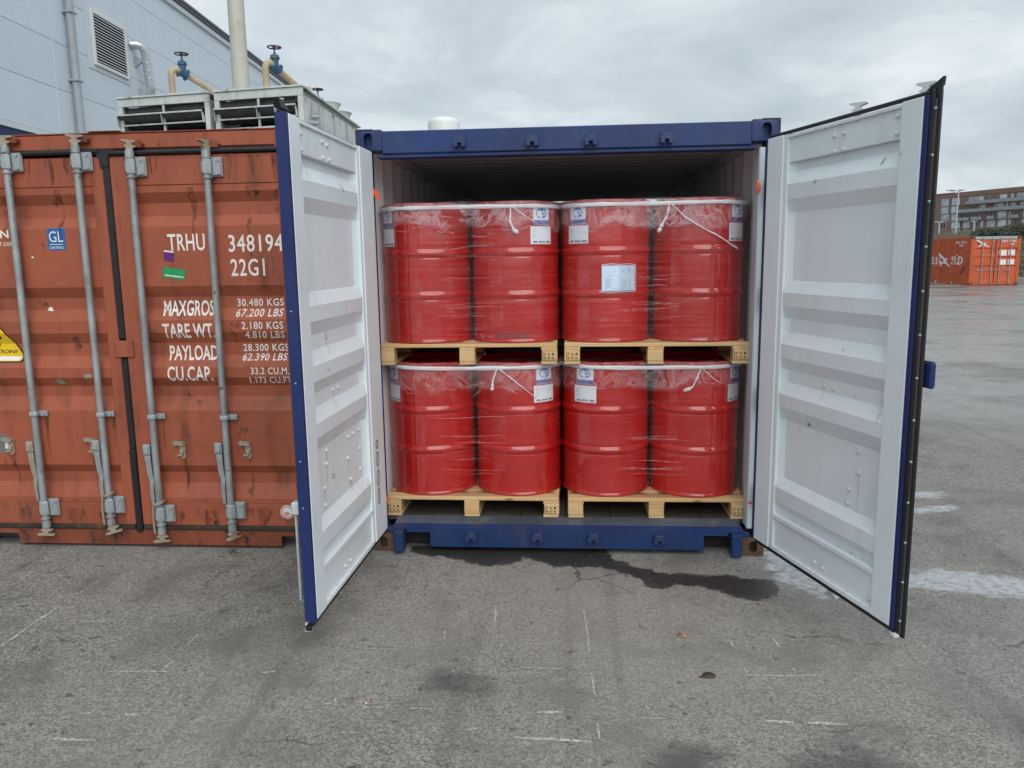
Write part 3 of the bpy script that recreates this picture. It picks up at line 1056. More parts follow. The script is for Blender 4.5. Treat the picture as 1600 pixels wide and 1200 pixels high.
# ---- the two open doors
BOLT = MB().lathe([(.0001, .013), (.006, .0125), (.0095, .009), (.0105, .004), (.0125, .003), (.0128, -.002), (.0001, -.002)], 12).build('bolt', MAT['bolt'], smooth=50)
BOLT_ME = BOLT.data
bpy.data.objects.remove(BOLT)
RIV = MB().lathe([(.0001, .006), (.004, .0055), (.0065, .002), (.0068, -.002), (.0001, -.002)], 10).build('rivet', MAT['galv'], smooth=50)
RIV_ME = RIV.data
bpy.data.objects.remove(RIV)
DEEP, HIGH = .039, .006
DP = wave_profile(2.312, .384, DEEP, HIGH)


def open_door(s_, hinge, ang, u0, label, bolts):
    """door frame; local X runs from hinge to free edge, local Y*s_ is the outer side"""
    Z0, Z1 = .166, 2.462
    def S(m):
        return m.xf(lambda x, y, z: (x, y * s_, z))
    mb = MB()
    mb.box(u0, .166, .0, .05, Z0, Z1, .004)                  # hinge stile
    mb.box(.1665, .205, .0055, .05, Z0, Z1, .003)
    mb.box(1.05, 1.176, .0, .05, Z0, Z1, .004)               # free stile
    mb.box(.206, 1.049, .014, .05, 2.313, Z1 - .004, .003)   # top rail
    mb.box(.206, 1.049, .0025, .0135, 2.440, Z1 - .006, .002)
    mb.box(.206, 1.049, .018, .05, Z0, .356, .003)           # bottom rail
    mb.box(.206, 1.049, .0025, .05, .3565, .383, .003)       # ledge
    mb.box(.206, 1.049, .003, .0175, Z0, .192, .003)
    d = S(mb).build('door', MAT['white'], box, loc=(hinge[0], hinge[1], 0), rotz=ang, smooth=30)
    d['label'] = label
    # pressed panel
    us = [.2055, .245, 1.0, 1.0495] if True else None
    mb = MB()
    n = len(DP)
    vs_, fs = [], []
    for k, u in enumerate(us):
        for z, dd in DP:
            if k == 0:
                dd = HIGH + .004 if dd < .03 else DEEP * .55
            if k == 3:
                dd = dd
            vs_.append((u, dd, z))
    for k in range(len(us) - 1):
        for i in range(n - 1):
            fs.append((k * n + i, k * n + i + 1, (k + 1) * n + i + 1, (k + 1) * n + i))
    mb.add(vs_, fs)
    S(mb).build('door_panel', MAT['white'], d, smooth=20)
    mb = MB()
    mb.sweep([(dd + .006, z) for z, dd in DP], 'x', .17, 1.17)
    mb.xf(lambda x, y, z: (x, y, z))
    mb.box(u0, 1.18, .0505, .0525, 2.30, Z1)
    mb.box(u0, 1.18, .0505, .0525, Z0, .39)
    mb.box(u0, .19, .0505, .0525, .391, 2.299)
    mb.box(1.04, 1.18, .0505, .0525, .391, 2.299)
    S(mb).build('outer_skin', MAT['navy'], d, smooth=20)
    mb = MB()
    mb.box(1.1765, 1.205, .001, .052, Z0 - .002, Z1 + .001, .003)
    S(mb).build('edge_strip', MAT['navy_door'], d)
    # seals
    mb = MB()
    if s_ > 0:
        mb.box(u0, 1.2, .004, .03, Z1 + .0015, Z1 + .018, .005)
    else:
        mb.box(u0, 1.2, .03, .045, Z1 + .0015, Z1 + .010, .003)
    mb.box(u0, 1.2, .006, .03, Z0 - .022, Z0 - .003, .004)
    if s_ > 0:
        S(mb).build('gasket', MAT['rubber'], d)
        mb = MB()
        mb.box(1.206, 1.229, .006, .05, Z0 - .015, Z1 + .018, .004)
        mb.prism([(1.2295, .014), (1.246, .011), (1.256, .015), (1.258, .020), (1.253, .024), (1.2295, .034)], 'z', Z0 - .022, Z1 + .025)
        S(mb).build('gasket', MAT['rubber'], d)
        mb = MB()
        mb.prism([(1.17, Z1 + .0185), (1.23, Z1 + .0185), (1.250, Z1 + .026), (1.258, Z1 + .026), (1.262, Z1 + .060), (1.235, Z1 + .048), (1.195, Z1 + .032)], 'y', .012, .026)
    else:
        mb.prism([(1.10, Z1 + .019), (1.206, Z1 + .019), (1.222, Z1 + .055), (1.19, Z1 + .05)], 'y', .02, .05)
        mb.prism([(1.15, Z0 - .0225), (1.206, Z0 - .0225), (1.207, Z0 - .045), (1.196, Z0 - .032)], 'y', .02, .05)
    S(mb).build('gasket', MAT['rubber'], d)
    if s_ > 0:
        mb = MB()
        mb.box(1.2315, 1.243, .0075, .0105, Z0 - .01, Z1 - .02, .001)
        S(mb).build('steel_strip', MAT['dark_steel'], d)
        for i in range(13):
            o = link('rivet', RIV_ME, d, (1.237, .0072, .22 + i * .182))
            o.rotation_euler = (R(90), 0, 0)
        mb = MB()
        mb.box(1.206, 1.288, .036, .062, 1.27, 1.385, .01)
        S(mb).build('retainer_plate', MAT['navy_door'], d)
    else:
        for z in (.72, .94, 1.3, 1.62):
            o = link('rivet', RIV_ME, d, (1.2055, -.028, z))
            o.rotation_euler = (0, R(90), 0)
            o.scale = (.7, .7, .7)
    # bolts that come through the panel
    for u, z in bolts:
        v = .014 if z > 2.313 else (.018 if z < .354 else prof_at(DP, z))
        o = link('bolt', BOLT_ME, d, (u, s_ * (v + .001), z))
        o.rotation_euler = (R(90) * s_, 0, 0)
    for k in range(7):
        o = link('bolt', BOLT_ME, d, (.27 + k * .118, s_ * .0095, .1918))
        o.scale = (.55, .55, .55)
        o = link('bolt', BOLT_ME, d, (.27 + k * .118, s_ * .0095, 2.4395))
        o.rotation_euler = (R(180), 0, 0)
        o.scale = (.5, .5, .5)
    # lock rods on the outside
    for u in (.672, 1.105):
        mb = MB()
        mb.cyl((u, .070, Z0 - .03), (u, .070, Z1 + .015), .0165, 12)
        S(mb).build('lock_rod', MAT['galv'], d)
        link('lock_cam', CAM_PALE, d, (u, s_ * .07, Z1 + .012)).rotation_euler = (0, 0, R(35))
        link('lock_cam', CAM_PALE, d, (u, s_ * .07, Z0 - .026)).rotation_euler = (R(180), 0, R(10))
    mb = MB()
    mb.box(1.125, 1.175, .0535, .100, .675, .735, .006)
    mb.box(1.138, 1.158, .080, .092, .25, .675, .004)
    S(mb).build('door_handle', MAT['galv_pale'], d)
    return d


bR = [(1.018, 2.411), (1.018, 2.338), (.588, 2.393), (.661, 2.395), (.589, 2.32), (.662, 2.322), (.569, 1.172), (.648, 1.172), (1.006, 1.17), (.859, .898), (.867, .799), (.804, .698), (.802, .628), (.589, .239), (.661, .235), (1.02, .225)]
bL = [(.736, 2.403), (.673, 2.396), (.738, 2.328), (.646, 2.33), (.695, 1.185), (.612, 1.185), (.837, .90), (.85, .835), (.887, .72), (.892, .635), (.484, .89), (.402, .889), (.305, .889), (.513, .776), (.297, .776), (.302, .66), (.486, .653), (1.02, 1.18), (1.02, 2.4), (1.02, 2.33), (.62, .235), (.70, .235)]
door_l = open_door(-1, (-1.119, -.118), R(-91.7), -.08, 'white door opened straight out beside the brick-red container', bL)
door_r = open_door(1, (1.119, -.118), R(-72.54), .012, 'white door swung wide with black rubber seal on its free edge', bR)
# stencilled dark marks on the straight-open door's hinge stile
mb = MB()
for z, h in ((.66, .045), (.545, .05), (.43, .05), (.75, .025)):
    pts = []
    for i in range(19):
        t = 2 * math.pi * i / 18
        pts.append((.085 + .018 * math.cos(t), .0015, z + h * math.sin(t)))
    mb.tube(pts, .0035, 6, cap=False)
mb.build('dark_print', MAT['sign_grey'], door_l)

# ------------------------------------------------------------------ pallets, drums, film
TILT = [0, 1]
CX = {'ul': (-.893, -.315), 'ur': (.260, .841), 'll': (-.887, -.309), 'lr': (.264, .841)}
ZP = {'l': .195, 'u': 1.183}
YAX = .425


def make_pallet():
    t = thing('wooden_pallet', 'x', 'pallet', group='wooden pallets under the drums')
    W, D = 1.118, 1.118
    db = MB().box(-W / 2, W / 2, -.048, .048, 0, .022, .003).build('deck_board', MAT['wood'], t, smooth=0)
    ys = [.048 + i * (D - .096) / 6 for i in range(7)]
    for i, y in enumerate(ys):
        o = db if i == 0 else link('deck_board', db.data, t)
        o.location = (0, y, .108 + (i % 3) * .0004)
    sb = MB().box(-D / 2, D / 2, -.0485, .0485, 0, .0185, .002).build('stringer_board', MAT['wood'], t, smooth=0)
    xs = (-W / 2 + .05, 0, W / 2 - .05)
    for i, x in enumerate(xs):
        o = sb if i == 0 else link('stringer_board', sb.data, t)
        o.location = (x, D / 2 + .001, .089)
        o.rotation_euler = (0, 0, R(90))
    bl = MB().box(-.048, .048, -.048, .048, 0, .070, .004).build('block', MAT['wood'], t, smooth=0)
    first = True
    for x in xs:
        for y in (.05, D / 2, D - .05):
            o = bl if first else link('block', bl.data, t)
            first = False
            o.location = (x + (.004 if x > 0 else -.002), y - .002, .0185)
    bb = MB().box(-D / 2, D / 2, -.0485, .0485, 0, .018, .002).build('bottom_board', MAT['wood'], t, smooth=0)
    for i, x in enumerate(xs):
        o = bb if i == 0 else link('bottom_board', bb.data, t)
        o.location = (x, D / 2 + .002, .0)
        o.rotation_euler = (0, 0, R(90))
    return t


PLAB = {'ul': 'pale wooden pallet under the top tier of drums, nearer the brick-red container',
        'ur': 'pale wooden pallet under the top tier of drums, nearer the open yard',
        'll': 'pale wooden pallet standing on the container floor, nearer the brick-red container',
        'lr': 'pale wooden pallet standing on the container floor, nearer the open yard'}
PX = {'ul': -.606, 'ur': .557, 'll': -.600, 'lr': .577}
proto = make_pallet()
for i, k in enumerate(('ul', 'ur', 'll', 'lr')):
    o = proto if i == 0 else copy_tree(proto)
    o.location = (PX[k], .118, ZP[k[0]])
    o.rotation_euler = (0, 0, R({'ul': .3, 'ur': -.4, 'll': -.3, 'lr': .5}[k]))
    o['label'] = PLAB[k]
    # stamps burnt into the block faces
    for bx in {'ul': (.509,), 'ur': (-.509,), 'll': (-.509,), 'lr': (.509,)}[k]:
        mb = MB()
        rr = random.Random(5)
        for r_ in range(2):
            for c_ in range(3):
                x, z = bx - .028 + c_ * .024, .036 + r_ * .022
                mb.box(x, x + .004, -.0018, .003, z, z + .013)
                mb.box(x + .005, x + .012, -.0018, .003, z + (.010 if rr.random() < .5 else 0), z + .0125 if rr.random() < .5 else z + .004)
        mb.box(bx - .037, bx - .0345, -.0018, .003, .028, .078)
        mb.box(bx - .037, bx + .042, -.0018, .003, .026, .028)
        mb.build('burnt_stamp', MAT['sign_black'], o, smooth=0)

R_B, R_H, DH = .2790, .2878, .862
DPROF = [(.0001, .012), (.262, .012), (.270, .004), (.279, .0), (.2845, .003), (.285, .010), (.281, .016), (.2783, .022), (R_B, .030), (R_B, .05)]


def hoop(z):
    r = R_B
    return [(r, z - .060), (r, z - .037), (r - .0005, z - .033), (r - .0016, z - .029), (r - .0016, z - .026), (r + .0006, z - .022), (r + .0056, z - .013), (R_H, z - .004),
            (R_H, z + .004), (r + .0056, z + .013), (r + .0006, z + .022), (r - .0016, z + .026), (r - .0016, z + .029), (r - .0005, z + .033), (r, z + .037), (r, z + .060)]


DPROF += hoop(.297) + hoop(.557)
DPROF += [(R_B, .815), (R_B, .834), (.2783, .842), (.281, .847), (.285, .852), (.2845, .859), (.279, DH), (.270, DH - .004), (.262, DH - .02), (.0001, DH - .022)]


def drum_map(phi0, rad):
    def f(x, z):
        a = phi0 + x / rad
        return (rad * math.sin(a), -rad * math.cos(a), z)
    return f


DRUM_LABEL = {
    ('ul', 0): ('red drum in the top tier, outermost towards the brick-red container', R(-52)),
    ('ul', 1): ('red drum in the top tier with a line of dark code along its base', R(39)),
    ('ur', 0): ('red drum in the top tier carrying the white document sheet', R(-40)),
    ('ur', 1): ('red drum in the top tier, outermost towards the open yard', R(48)),
    ('ll', 0): ('red drum in the bottom tier, outermost towards the brick-red container', R(-54)),
    ('ll', 1): ('red drum in the bottom tier, second from the brick-red container', R(40)),
    ('lr', 0): ('red drum in the bottom tier below the drum with the document sheet', R(-30)),
    ('lr', 1): ('red drum in the bottom tier, outermost towards the open yard', R(54)),
}
DRUM_ME = MB().lathe(DPROF, 96).build('body', MAT['drum'], smooth=40)
dm = DRUM_ME.data
bpy.data.objects.remove(DRUM_ME)
DRUMS = {}
for (k, i), (lab, phi) in DRUM_LABEL.items():
    zb = ZP[k[0]] + .1325
    d = thing('steel_drum', lab, 'drum', (CX[k][i], YAX, zb), group='red steel drums stacked on pallets')
    DRUMS[k, i] = d
    link('body', dm, d).rotation_euler = (0, 0, R(37 * i + 11))
    f = drum_map(phi, R_B + .0012)
    f2 = drum_map(phi, R_B + .0018)
    f3 = drum_map(phi, R_B + .0024)
    bl = strip_patch(-.060, .060, .720, .832, f, MAT['label_white'], d, 'brand_label', 10)
    strip_patch(-.060, .060, .722, .748, f2, MAT['label_violet'], bl, 'label_band', 10)
    decal(oval(0, .790, .041, .031), MAT['label_blue'], bl, f2, 'oval_logo')
    lettering('LYSI', -.034, .034, .774, .806, MAT['label_white'], bl, f3, bold=.02)
    dl = strip_patch(-.078, .078, .604, .712, f, MAT['label_white'], d, 'data_label', 10)
    lettering('MBA  MYAN  38821', -.060, .072, .611, .624, MAT['ink'], dl, f2, bold=.03)
    rr = random.Random(9)
    for row in range(5):
        strip_patch(-.066, -.066 + rr.uniform(.02, .035), .690 - row * .012, .6925 - row * .012, f2, MAT['ink_grey'], dl, 'print_line', 3)
    if (k, i) == ('ul', 1):
        mb = MB()
        f4 = drum_map(R(0), R_B + .001)
        for row in range(2):
            x = -.13
            while x < .10:
                w = rr.choice((.0022, .003, .0045, .006))
                if rr.random() < .86:
                    h0 = .030 + (1 - row) * .020
                    hh = rr.choice((.013, .013, .009))
                    p = [f4(x, h0), f4(x + w, h0), f4(x + w, h0 + hh), f4(x, h0 + hh)]
                    mb.add(p, [(0, 1, 2, 3)])
                x += w + rr.choice((.0025, .004))
        mb.build('code_print', MAT['ink'], d, smooth=0)


# the second row on each pallet, glimpsed only through the gaps
for k in ('ul', 'ur', 'll', 'lr'):
    for i in (0, 1):
        d = thing('steel_drum', 'red drum in the back row of a pallet, glimpsed through the gaps between front drums', 'drum',
                  (CX[k][i], YAX + .578, ZP[k[0]] + .1325), group='red steel drums in the back row')
        link('body', dm, d)


def film_path(cx0, cx1, y0, y1, rad, n_arc=26, n_flat=14):
    """closed loop round four drums, starting at the back; list of (x, y, nx, ny, s)"""
    out = []
    cs = [(cx0, y0, 180, 270), (cx1, y0, 270, 360), (cx1, y1, 0, 90), (cx0, y1, 90, 180)]
    for q in range(4):
        x, y, a0, a1 = cs[q]
        for i in range(n_arc + 1):
            a = R(a0 + (a1 - a0) * i / n_arc)
            out.append((x + rad * math.cos(a), y + rad * math.sin(a), math.cos(a), math.sin(a)))
        x2, y2, b0, _ = cs[(q + 1) % 4]
        a = R(a1)
        pa = (x + rad * math.cos(a), y + rad * math.sin(a))
        b = R(b0)
        pb = (x2 + rad * math.cos(b), y2 + rad * math.sin(b))
        m = n_flat if q % 2 == 0 else 5
        for i in range(1, m):
            t = i / m
            out.append((pa[0] + (pb[0] - pa[0]) * t, pa[1] + (pb[1] - pa[1]) * t, math.cos(a), math.sin(a)))
    s, res = 0, []
    for i, p in enumerate(out):
        if i:
            s += math.hypot(p[0] - out[i - 1][0], p[1] - out[i - 1][1])
        res.append((*p, s))
    return res


FLAB = {'ul': 'white gathered stretch film roped round the top-tier drums nearer the brick-red container',
        'ur': 'white gathered stretch film round the top-tier drums, with a long diagonal twisted strand',
        'll': 'white gathered stretch film roped round the bottom-tier drums nearer the brick-red container',
        'lr': 'white gathered stretch film roped round the bottom-tier drums nearer the open yard'}


def film(k, seed):
    c0, c1 = CX[k]
    zb = ZP[k[0]] + .1325
    root_loc = ((c0 + c1) / 2, YAX, zb)
    path = film_path(c0, c1, YAX, YAX + .574, R_H + .0035)
    n = len(path)
    rows = [.004 + (DH - .012) * i / 84 for i in range(85)]
    extra = [(-.004, DH + .002), (-.02, DH + .004), (-.05, DH + .002)]
    mb = MB()
    uv = []
    off = Vector((seed * 7.3, seed * 3.1, 0))
    for j, z in enumerate(rows + [e_[1] for e_ in extra]):
        inset = extra[j - len(rows)][0] if j >= len(rows) else 0.0
        h = z / DH
        # film gathers in loose folds below the rim; its lower hem is uneven
        for (x, y, nx, ny, s) in path:
            hem = .80 + .07 * noise.noise(Vector((s * 3.1, 1.7, seed))) + .045 * noise.noise(Vector((s * 9, 4.2, seed)))
            g = max(0.0, min(1.0, (h - hem) / .03)) * (1.0 if h < .995 else .4)
            wob = .0012 * noise.noise(Vector((s * 6, z * 30, 0)) + off) + .0032 * g * noise.noise(Vector((s * 16, z * 14 + s * 5, 3)) + off)
            # slack towards the bottom and between hoops
            sag = -.0035 * (math.sin(math.pi * min(1, max(0, (z - .33) / .2))) if .33 < z < .53 else 0) - (.004 if z < .02 else 0)
            dd = max(wob + sag, -.0035) + inset
            mb.v.append((x + nx * dd - root_loc[0], y + ny * dd - root_loc[1], z + (.003 * noise.noise(Vector((s * 4, seed, 2))) if j >= len(rows) else 0)))
            uv.append((s + seed * 3.3, h, g))
    tot = len(rows) + len(extra)
    for j in range(tot - 1):
        for i in range(n):
            a = j * n + i
            b = j * n + (i + 1) % n
            mb.f.append((a, b, b + n, a + n))
    t = thing('stretch_film', FLAB[k], 'stretch film', root_loc, group='gathered stretch film round the drum loads')
    # the clear sheet is cut where it passes from drum to drum: each front drum carries the piece pressed against it
    mid = (c0 + c1) / 2 - root_loc[0]
    groups = {0: [], 1: [], 2: []}
    for q in mb.f:
        x = sum(mb.v[a][0] for a in q) / 4
        y = sum(mb.v[a][1] for a in q) / 4
        groups[2 if y > .287 else (0 if x < mid else 1)].append(q)
    mt = MAT['film'] if k[0] == 'u' else MAT['film_low']
    for gi, fs in groups.items():
        used = sorted({a for q in fs for a in q})
        idx = {a: n_ for n_, a in enumerate(used)}
        dx = root_loc[0] - c0 if gi == 0 else (root_loc[0] - c1 if gi == 1 else 0.0)
        piece = MB()
        piece.v = [(mb.v[a][0] + dx, mb.v[a][1], mb.v[a][2]) for a in used]
        piece.f = [tuple(idx[a] for a in q) for q in fs]
        o = piece.build('clear_film' if gi < 2 else 'film_sheet', mt, DRUMS[k, gi] if gi < 2 else t, smooth=180)
        at = o.data.attributes.new('film_uv', 'FLOAT_VECTOR', 'POINT')
        at.data.foreach_set('vector', np.array([uv[a] for a in used], dtype=np.float32).ravel())
    # gathered roll of film below the rim, at the front and sides
    mb = MB()
    path2 = film_path(c0, c1, YAX, YAX + .574, R_H + .0065, 20, 12)
    pts = [(x - root_loc[0] + nx * .0015 * noise.noise(Vector((s * 7, seed, 0))), y - root_loc[1], DH - .030 + .004 * noise.noise(Vector((s * 2.2, seed, 5)))) for x, y, nx, ny, s in path2]
    pts.append(pts[0])
    o = len(mb.v)
    m = 8
    for i, p in enumerate(pts):
        nx, ny = path2[i % len(path2)][2:4]
        hh = .0125 + .004 * noise.noise(Vector((i * .3, seed, 9)))
        for q in range(m):
            a = 2 * math.pi * q / m
            mb.v.append((p[0] + nx * .004 * math.cos(a), p[1] + ny * .004 * math.cos(a), p[2] + hh * math.sin(a)))
    for i in range(len(pts) - 1):
        for q in range(m):
            mb.f.append((o + i * m + q, o + i * m + (q + 1) % m, o + (i + 1) * m + (q + 1) % m, o + (i + 1) * m + q))
    mb.build('rolled_edge', MAT['film_rope'], t, smooth=180)
    return t, root_loc


FILM = {}
for s_, k in enumerate(('ul', 'ur', 'll', 'lr')):
    FILM[k] = film(k, s_ + 1)


def hull_y(k, x):
    """front surface of the film at x"""
    c0, c1 = CX[k]
    r = R_H + .006
    if x < c0:
        return YAX - math.sqrt(max(r * r - (x - c0) ** 2, .0001))
    if x > c1:
        return YAX - math.sqrt(max(r * r - (x - c1) ** 2, .0001))
    return YAX - r


def strand(k, pts, r0, r1, name, lump=None):
    t, rl = FILM[k]
    P = []
    for i in range(len(pts) - 1):
        for q in range(6):
            u = q / 6
            x = pts[i][0] + (pts[i + 1][0] - pts[i][0]) * u
            z = pts[i][1] + (pts[i + 1][1] - pts[i][1]) * u
            P.append((x, z))
    P.append(pts[-1])
    rr = random.Random(len(P) * 7 + int(abs(pts[0][0]) * 1000))
    L = []
    rad = []
    for i, (x, z) in enumerate(P):
        u = i / (len(P) - 1)
        r = r0 + (r1 - r0) * u
        if lump is not None:
            r *= 1 + .7 * math.exp(-((u - lump) / .14) ** 2)
        r *= rr.uniform(.6, 1.3)
        rad.append(r)
        L.append((x - rl[0] + rr.gauss(0, .0012), hull_y(k, x) - r * .8 - rl[1], z - rl[2]))
    mb = MB().tube(L, rad, 7)
    mb.build(name, MAT['film_rope'], t, smooth=180)


strand('ul', [(-.321, 2.15), (-.326, 2.06), (-.311, 2.015), (-.280, 1.985)], .006, .008, 'twisted_strand', .85)
strand('ul', [(-.316, 2.145), (-.244, 2.094), (-.165, 2.042)], .004, .003, 'twisted_strand')
strand('ur', [(.623, 2.15), (.614, 2.075), (.584, 2.025), (.560, 1.978)], .0055, .008, 'twisted_strand', .8)
strand('ur', [(.632, 2.145), (.723, 2.06), (.829, 1.995), (.935, 1.94), (1.05, 1.87)], .0035, .006, 'twisted_strand')
strand('ll', [(-.420, 1.16), (-.445, 1.10), (-.452, 1.055), (-.456, 1.02)], .004, .008, 'twisted_strand', .85)
strand('ll', [(-.414, 1.158), (-.309, 1.075), (-.178, .965)], .004, .002, 'twisted_strand')
strand('lr', [(.836, 1.16), (.808, 1.088), (.785, 1.038), (.729, 1.014)], .0045, .007, 'twisted_strand', .8)
strand('lr', [(.838, 1.158), (.897, 1.10), (.960, 1.056)], .0035, .002, 'twisted_strand')

def crease(k, pts, r, name='film_crease'):
    t, rl = FILM[k]
    L = [(x - rl[0], hull_y(k, x) - .0006 - rl[1], z - rl[2]) for x, z in pts]
    n = len(L)
    MB().tube(L, [max(.0003, r * math.sin(math.pi * (i + .5) / n) ** .6) for i in range(n)], 5).build(name, MAT['film_crease'], t, smooth=180)


for s_, k in enumerate(('ul', 'ur', 'll', 'lr')):
    q = random.Random(40 + s_)
    c0, c1 = CX[k]
    zb = ZP[k[0]] + .1325
    xa, xb = c0 - .20, c1 + .20
    # ragged hem of the gathered top folds
    x = xa
    z = zb + DH * .80
    run = []
    while x < xb:
        run.append((x, z + q.gauss(0, .004)))
        x += q.uniform(.010, .028)
        z += q.gauss(0, .008)
        z = min(max(z, zb + DH * .74), zb + DH * .90)
        if q.random() < .10 or len(run) > 14:
            if len(run) > 4:
                crease(k, run, q.uniform(.0007, .0014))
            run = []
            z = zb + DH * q.uniform(.76, .88)
    for i in range(17 if k[0] == 'u' else 13):
        x = q.uniform(xa, xb)
        z = zb + DH * q.uniform(.80, .95)
        dx, dz = q.choice((-1, 1)) * q.uniform(.03, .09), -q.uniform(.01, .06)
        crease(k, [(x + dx * u + q.gauss(0, .002), z + dz * u ** q.uniform(.7, 1.6)) for u in np.linspace(0, 1, 7)], q.uniform(.0007, .0016))
    # tight pulls bridging the gap between the two front drums
    mid = (c0 + c1) / 2
    for i in range(9 if k[0] == 'u' else 6):
        z = zb + q.choice((.17, .20, .215, .235, .36, .40, .52, .60)) + q.gauss(0, .012)
        w0, w1 = q.uniform(.05, .26), q.uniform(.05, .26)
        sl = q.uniform(-.05, .09)
        crease(k, [(mid - w0 + (w0 + w1) * u, z + sl * (u - .5) * (w0 + w1) + .003 * math.sin(u * 7 + i)) for u in np.linspace(0, 1, 9)], q.uniform(.0005, .0011))

# document sheet in its clear pouch on the drum
cx_, cy_ = CX['ur'][0], YAX
doc = thing('document_sheet', 'white printed sheet in a clear pouch on a top-tier drum', 'document', (cx_, cy_, ZP['u'] + .1325))
fd = drum_map(R(14), R_H + .0095)
fe = drum_map(R(14), R_H + .0105)
zc = .390
sh = strip_patch(-.106, .106, zc - .074, zc + .078, fd, MAT['paper'], doc, 'sheet', 12)
decal(oval(.066, zc + .048, .011, .008, 16), MAT['ink_grey'], doc, fe, 'oval_logo')
rr = random.Random(12)
mb = MB()
def bar(x0, x1, z0, h=.0028):
    mb.add([fe(x0, z0), fe(x1, z0), fe(x1, z0 + h), fe(x0, z0 + h)], [(0, 1, 2, 3)])
bar(-.03, .035, zc + .040, .004)
bar(-.07, -.03, zc + .016)
bar(-.07, .0, zc + .006)
for row in range(8):
    z = zc - .006 - row * .0078
    bar(-.085, -.085 + rr.uniform(.025, .06), z)
    for x in (.018, .036, .066):
        bar(x, x + rr.uniform(.007, .013), z)
mb.build('print_lines', MAT['ink_grey'], doc, smooth=0)
mb = MB()
mb.tube([fd(-.109, zc - .08), fd(-.05, zc - .081), fd(0, zc - .0805), fd(.06, zc - .081), fd(.11, zc - .079)], .0025, 6)
mb.tube([fd(.111, zc - .079), fd(.113, zc), fd(.112, zc + .082)], .0025, 6)
mb.tube([fd(-.108, zc + .082), fd(-.05, zc + .088), fd(.0, zc + .084), fd(.06, zc + .087), fd(.112, zc + .082)], .0025, 6)
mb.build('pouch_edge', MAT['film_rope'], doc)

# orange webbing
def strap(pts, w, label):
    t = thing('orange_strap', label, 'strap', pts[0], group='orange webbing ends by the container doorway')
    mb = MB()
    P = [Vector(p) - Vector(pts[0]) for p in pts]
    for i, p in enumerate(P):
        ww = w[i] if isinstance(w, (list, tuple)) else w
        mb.v += [(p.x - ww / 2, p.y, p.z), (p.x + ww / 2, p.y, p.z), (p.x + ww / 2, p.y + .003, p.z), (p.x - ww / 2, p.y + .003, p.z)]
    for i in range(len(P) - 1):
        for q in range(4):
            mb.f.append((i * 4 + q, i * 4 + (q + 1) % 4, i * 4 + 4 + (q + 1) % 4, i * 4 + 4 + q))
    mb.f += [(0, 1, 2, 3), tuple(len(P) * 4 - 4 + q for q in (3, 2, 1, 0))]
    mb.build('webbing', MAT['orange_strap'], t)


strap([(-1.165, .025, 2.262), (-1.14, .0, 2.256), (-1.118, -.015, 2.236), (-1.10, -.02, 2.21), (-1.092, -.018, 2.19)], [.02, .03, .034, .028, .012], 'orange strap end curling from the doorway high beside the straight-open door')
strap([(1.112, .024, 2.262), (1.112, .010, 2.24), (1.114, .006, 2.21), (1.113, .012, 2.18)], [.014, .02, .02, .012], 'orange strap end hanging high in the doorway beside the wide-swung door')
strap([(-1.128, .02, .350), (-1.128, .012, .335), (-1.126, .012, .318)], [.022, .026, .02], 'orange strap scrap low in the doorway beside the straight-open door')
strap([(1.13, .02, .362), (1.128, .010, .342), (1.126, .014, .315)], [.012, .024, .016], 'orange strap scrap low in the doorway beside the wide-swung door')

# ------------------------------------------------------------------ brick-red container, closed
RX, RZ = -2.775, .012
red = thing('shipping_container', 'closed brick-red shipping container with white weight markings and galvanised lock rods', 'shipping container', (RX, 0, RZ))
OFF = (RX, 0, RZ)


def rb(m, name, mat, parent=red, **k):
    return m.build(name, mat, parent, off=OFF, **k)


mb = MB()
mb.box(-3.99, -1.56, .004, .12, 2.522, 2.612, .006)
rb(mb, 'header', MAT['brick'])
mb = MB()
mb.box(-3.985, -1.565, .0, .03, 2.6125, 2.621, .003)
mb.box(-2.86, -2.66, -.012, .03, 2.6215, 2.628, .002)
rb(mb, 'roof_edge', MAT['brick_low'])
for x0, x1 in ((-3.99, -3.925), (-1.625, -1.56)):
    mb = MB()
    mb.box(x0, x1, .003, .14, .13, 2.52, .006)
    rb(mb, 'corner_post', MAT['brick'])
for sx, x in ((1, -3.994), (-1, -1.556)):
    for z, mt in ((.012, 'brick_low'), (2.494, 'brick')):
        casting_mesh(sx).build('corner_casting', MAT[mt], red, loc=(x - RX, -.004, z - RZ), smooth=25)
mb = MB()
mb.prism([(-3.84, .088), (-3.612, .088), (-3.612, .02), (-1.826, .02), (-1.826, .088), (-1.71, .088), (-1.71, .122), (-3.84, .122)], 'y', .002, .03)
rb(mb, 'sill', MAT['brick_low'])
mb = MB()
mb.box(-3.9, -1.65, .1, .12, .03, .12)
rb(mb, 'cross_member', MAT['dark_steel'])
for x in (-3.985, -1.565):
    mb = MB()
    sgn = 1 if x < -2.7 else -1
    mb.sweep([(x + sgn * d, y) for y, d in pw], 'z', .13, 2.56)
    mb.box(x, x + sgn * .05, .1, LEN, .03, .128)
    rb(mb, 'side_wall', MAT['brick'], smooth=20)
mb = MB()
mb.sweep([(y, 2.605 + d) for y, d in pr], 'x', -3.97, -1.58)
rb(mb, 'roof', MAT['brick'], smooth=20)

RW = [(2.262, 2.200, 2.122, 2.058), (1.697, 1.630, 1.557, 1.486), (1.410, 1.343, 1.263, 1.191), (1.126, 1.069, 1.003, .914), (.557, .502, .434, .340)]
RP = wave_profile(2.3025, .3065, .0, .036, RW)      # recesses (high = deeper here)
ZC = [z for w_ in RW for z in w_]


def red_map(x, z):
    return (x - RX, prof_at(RP, z) - .0014, z - RZ)


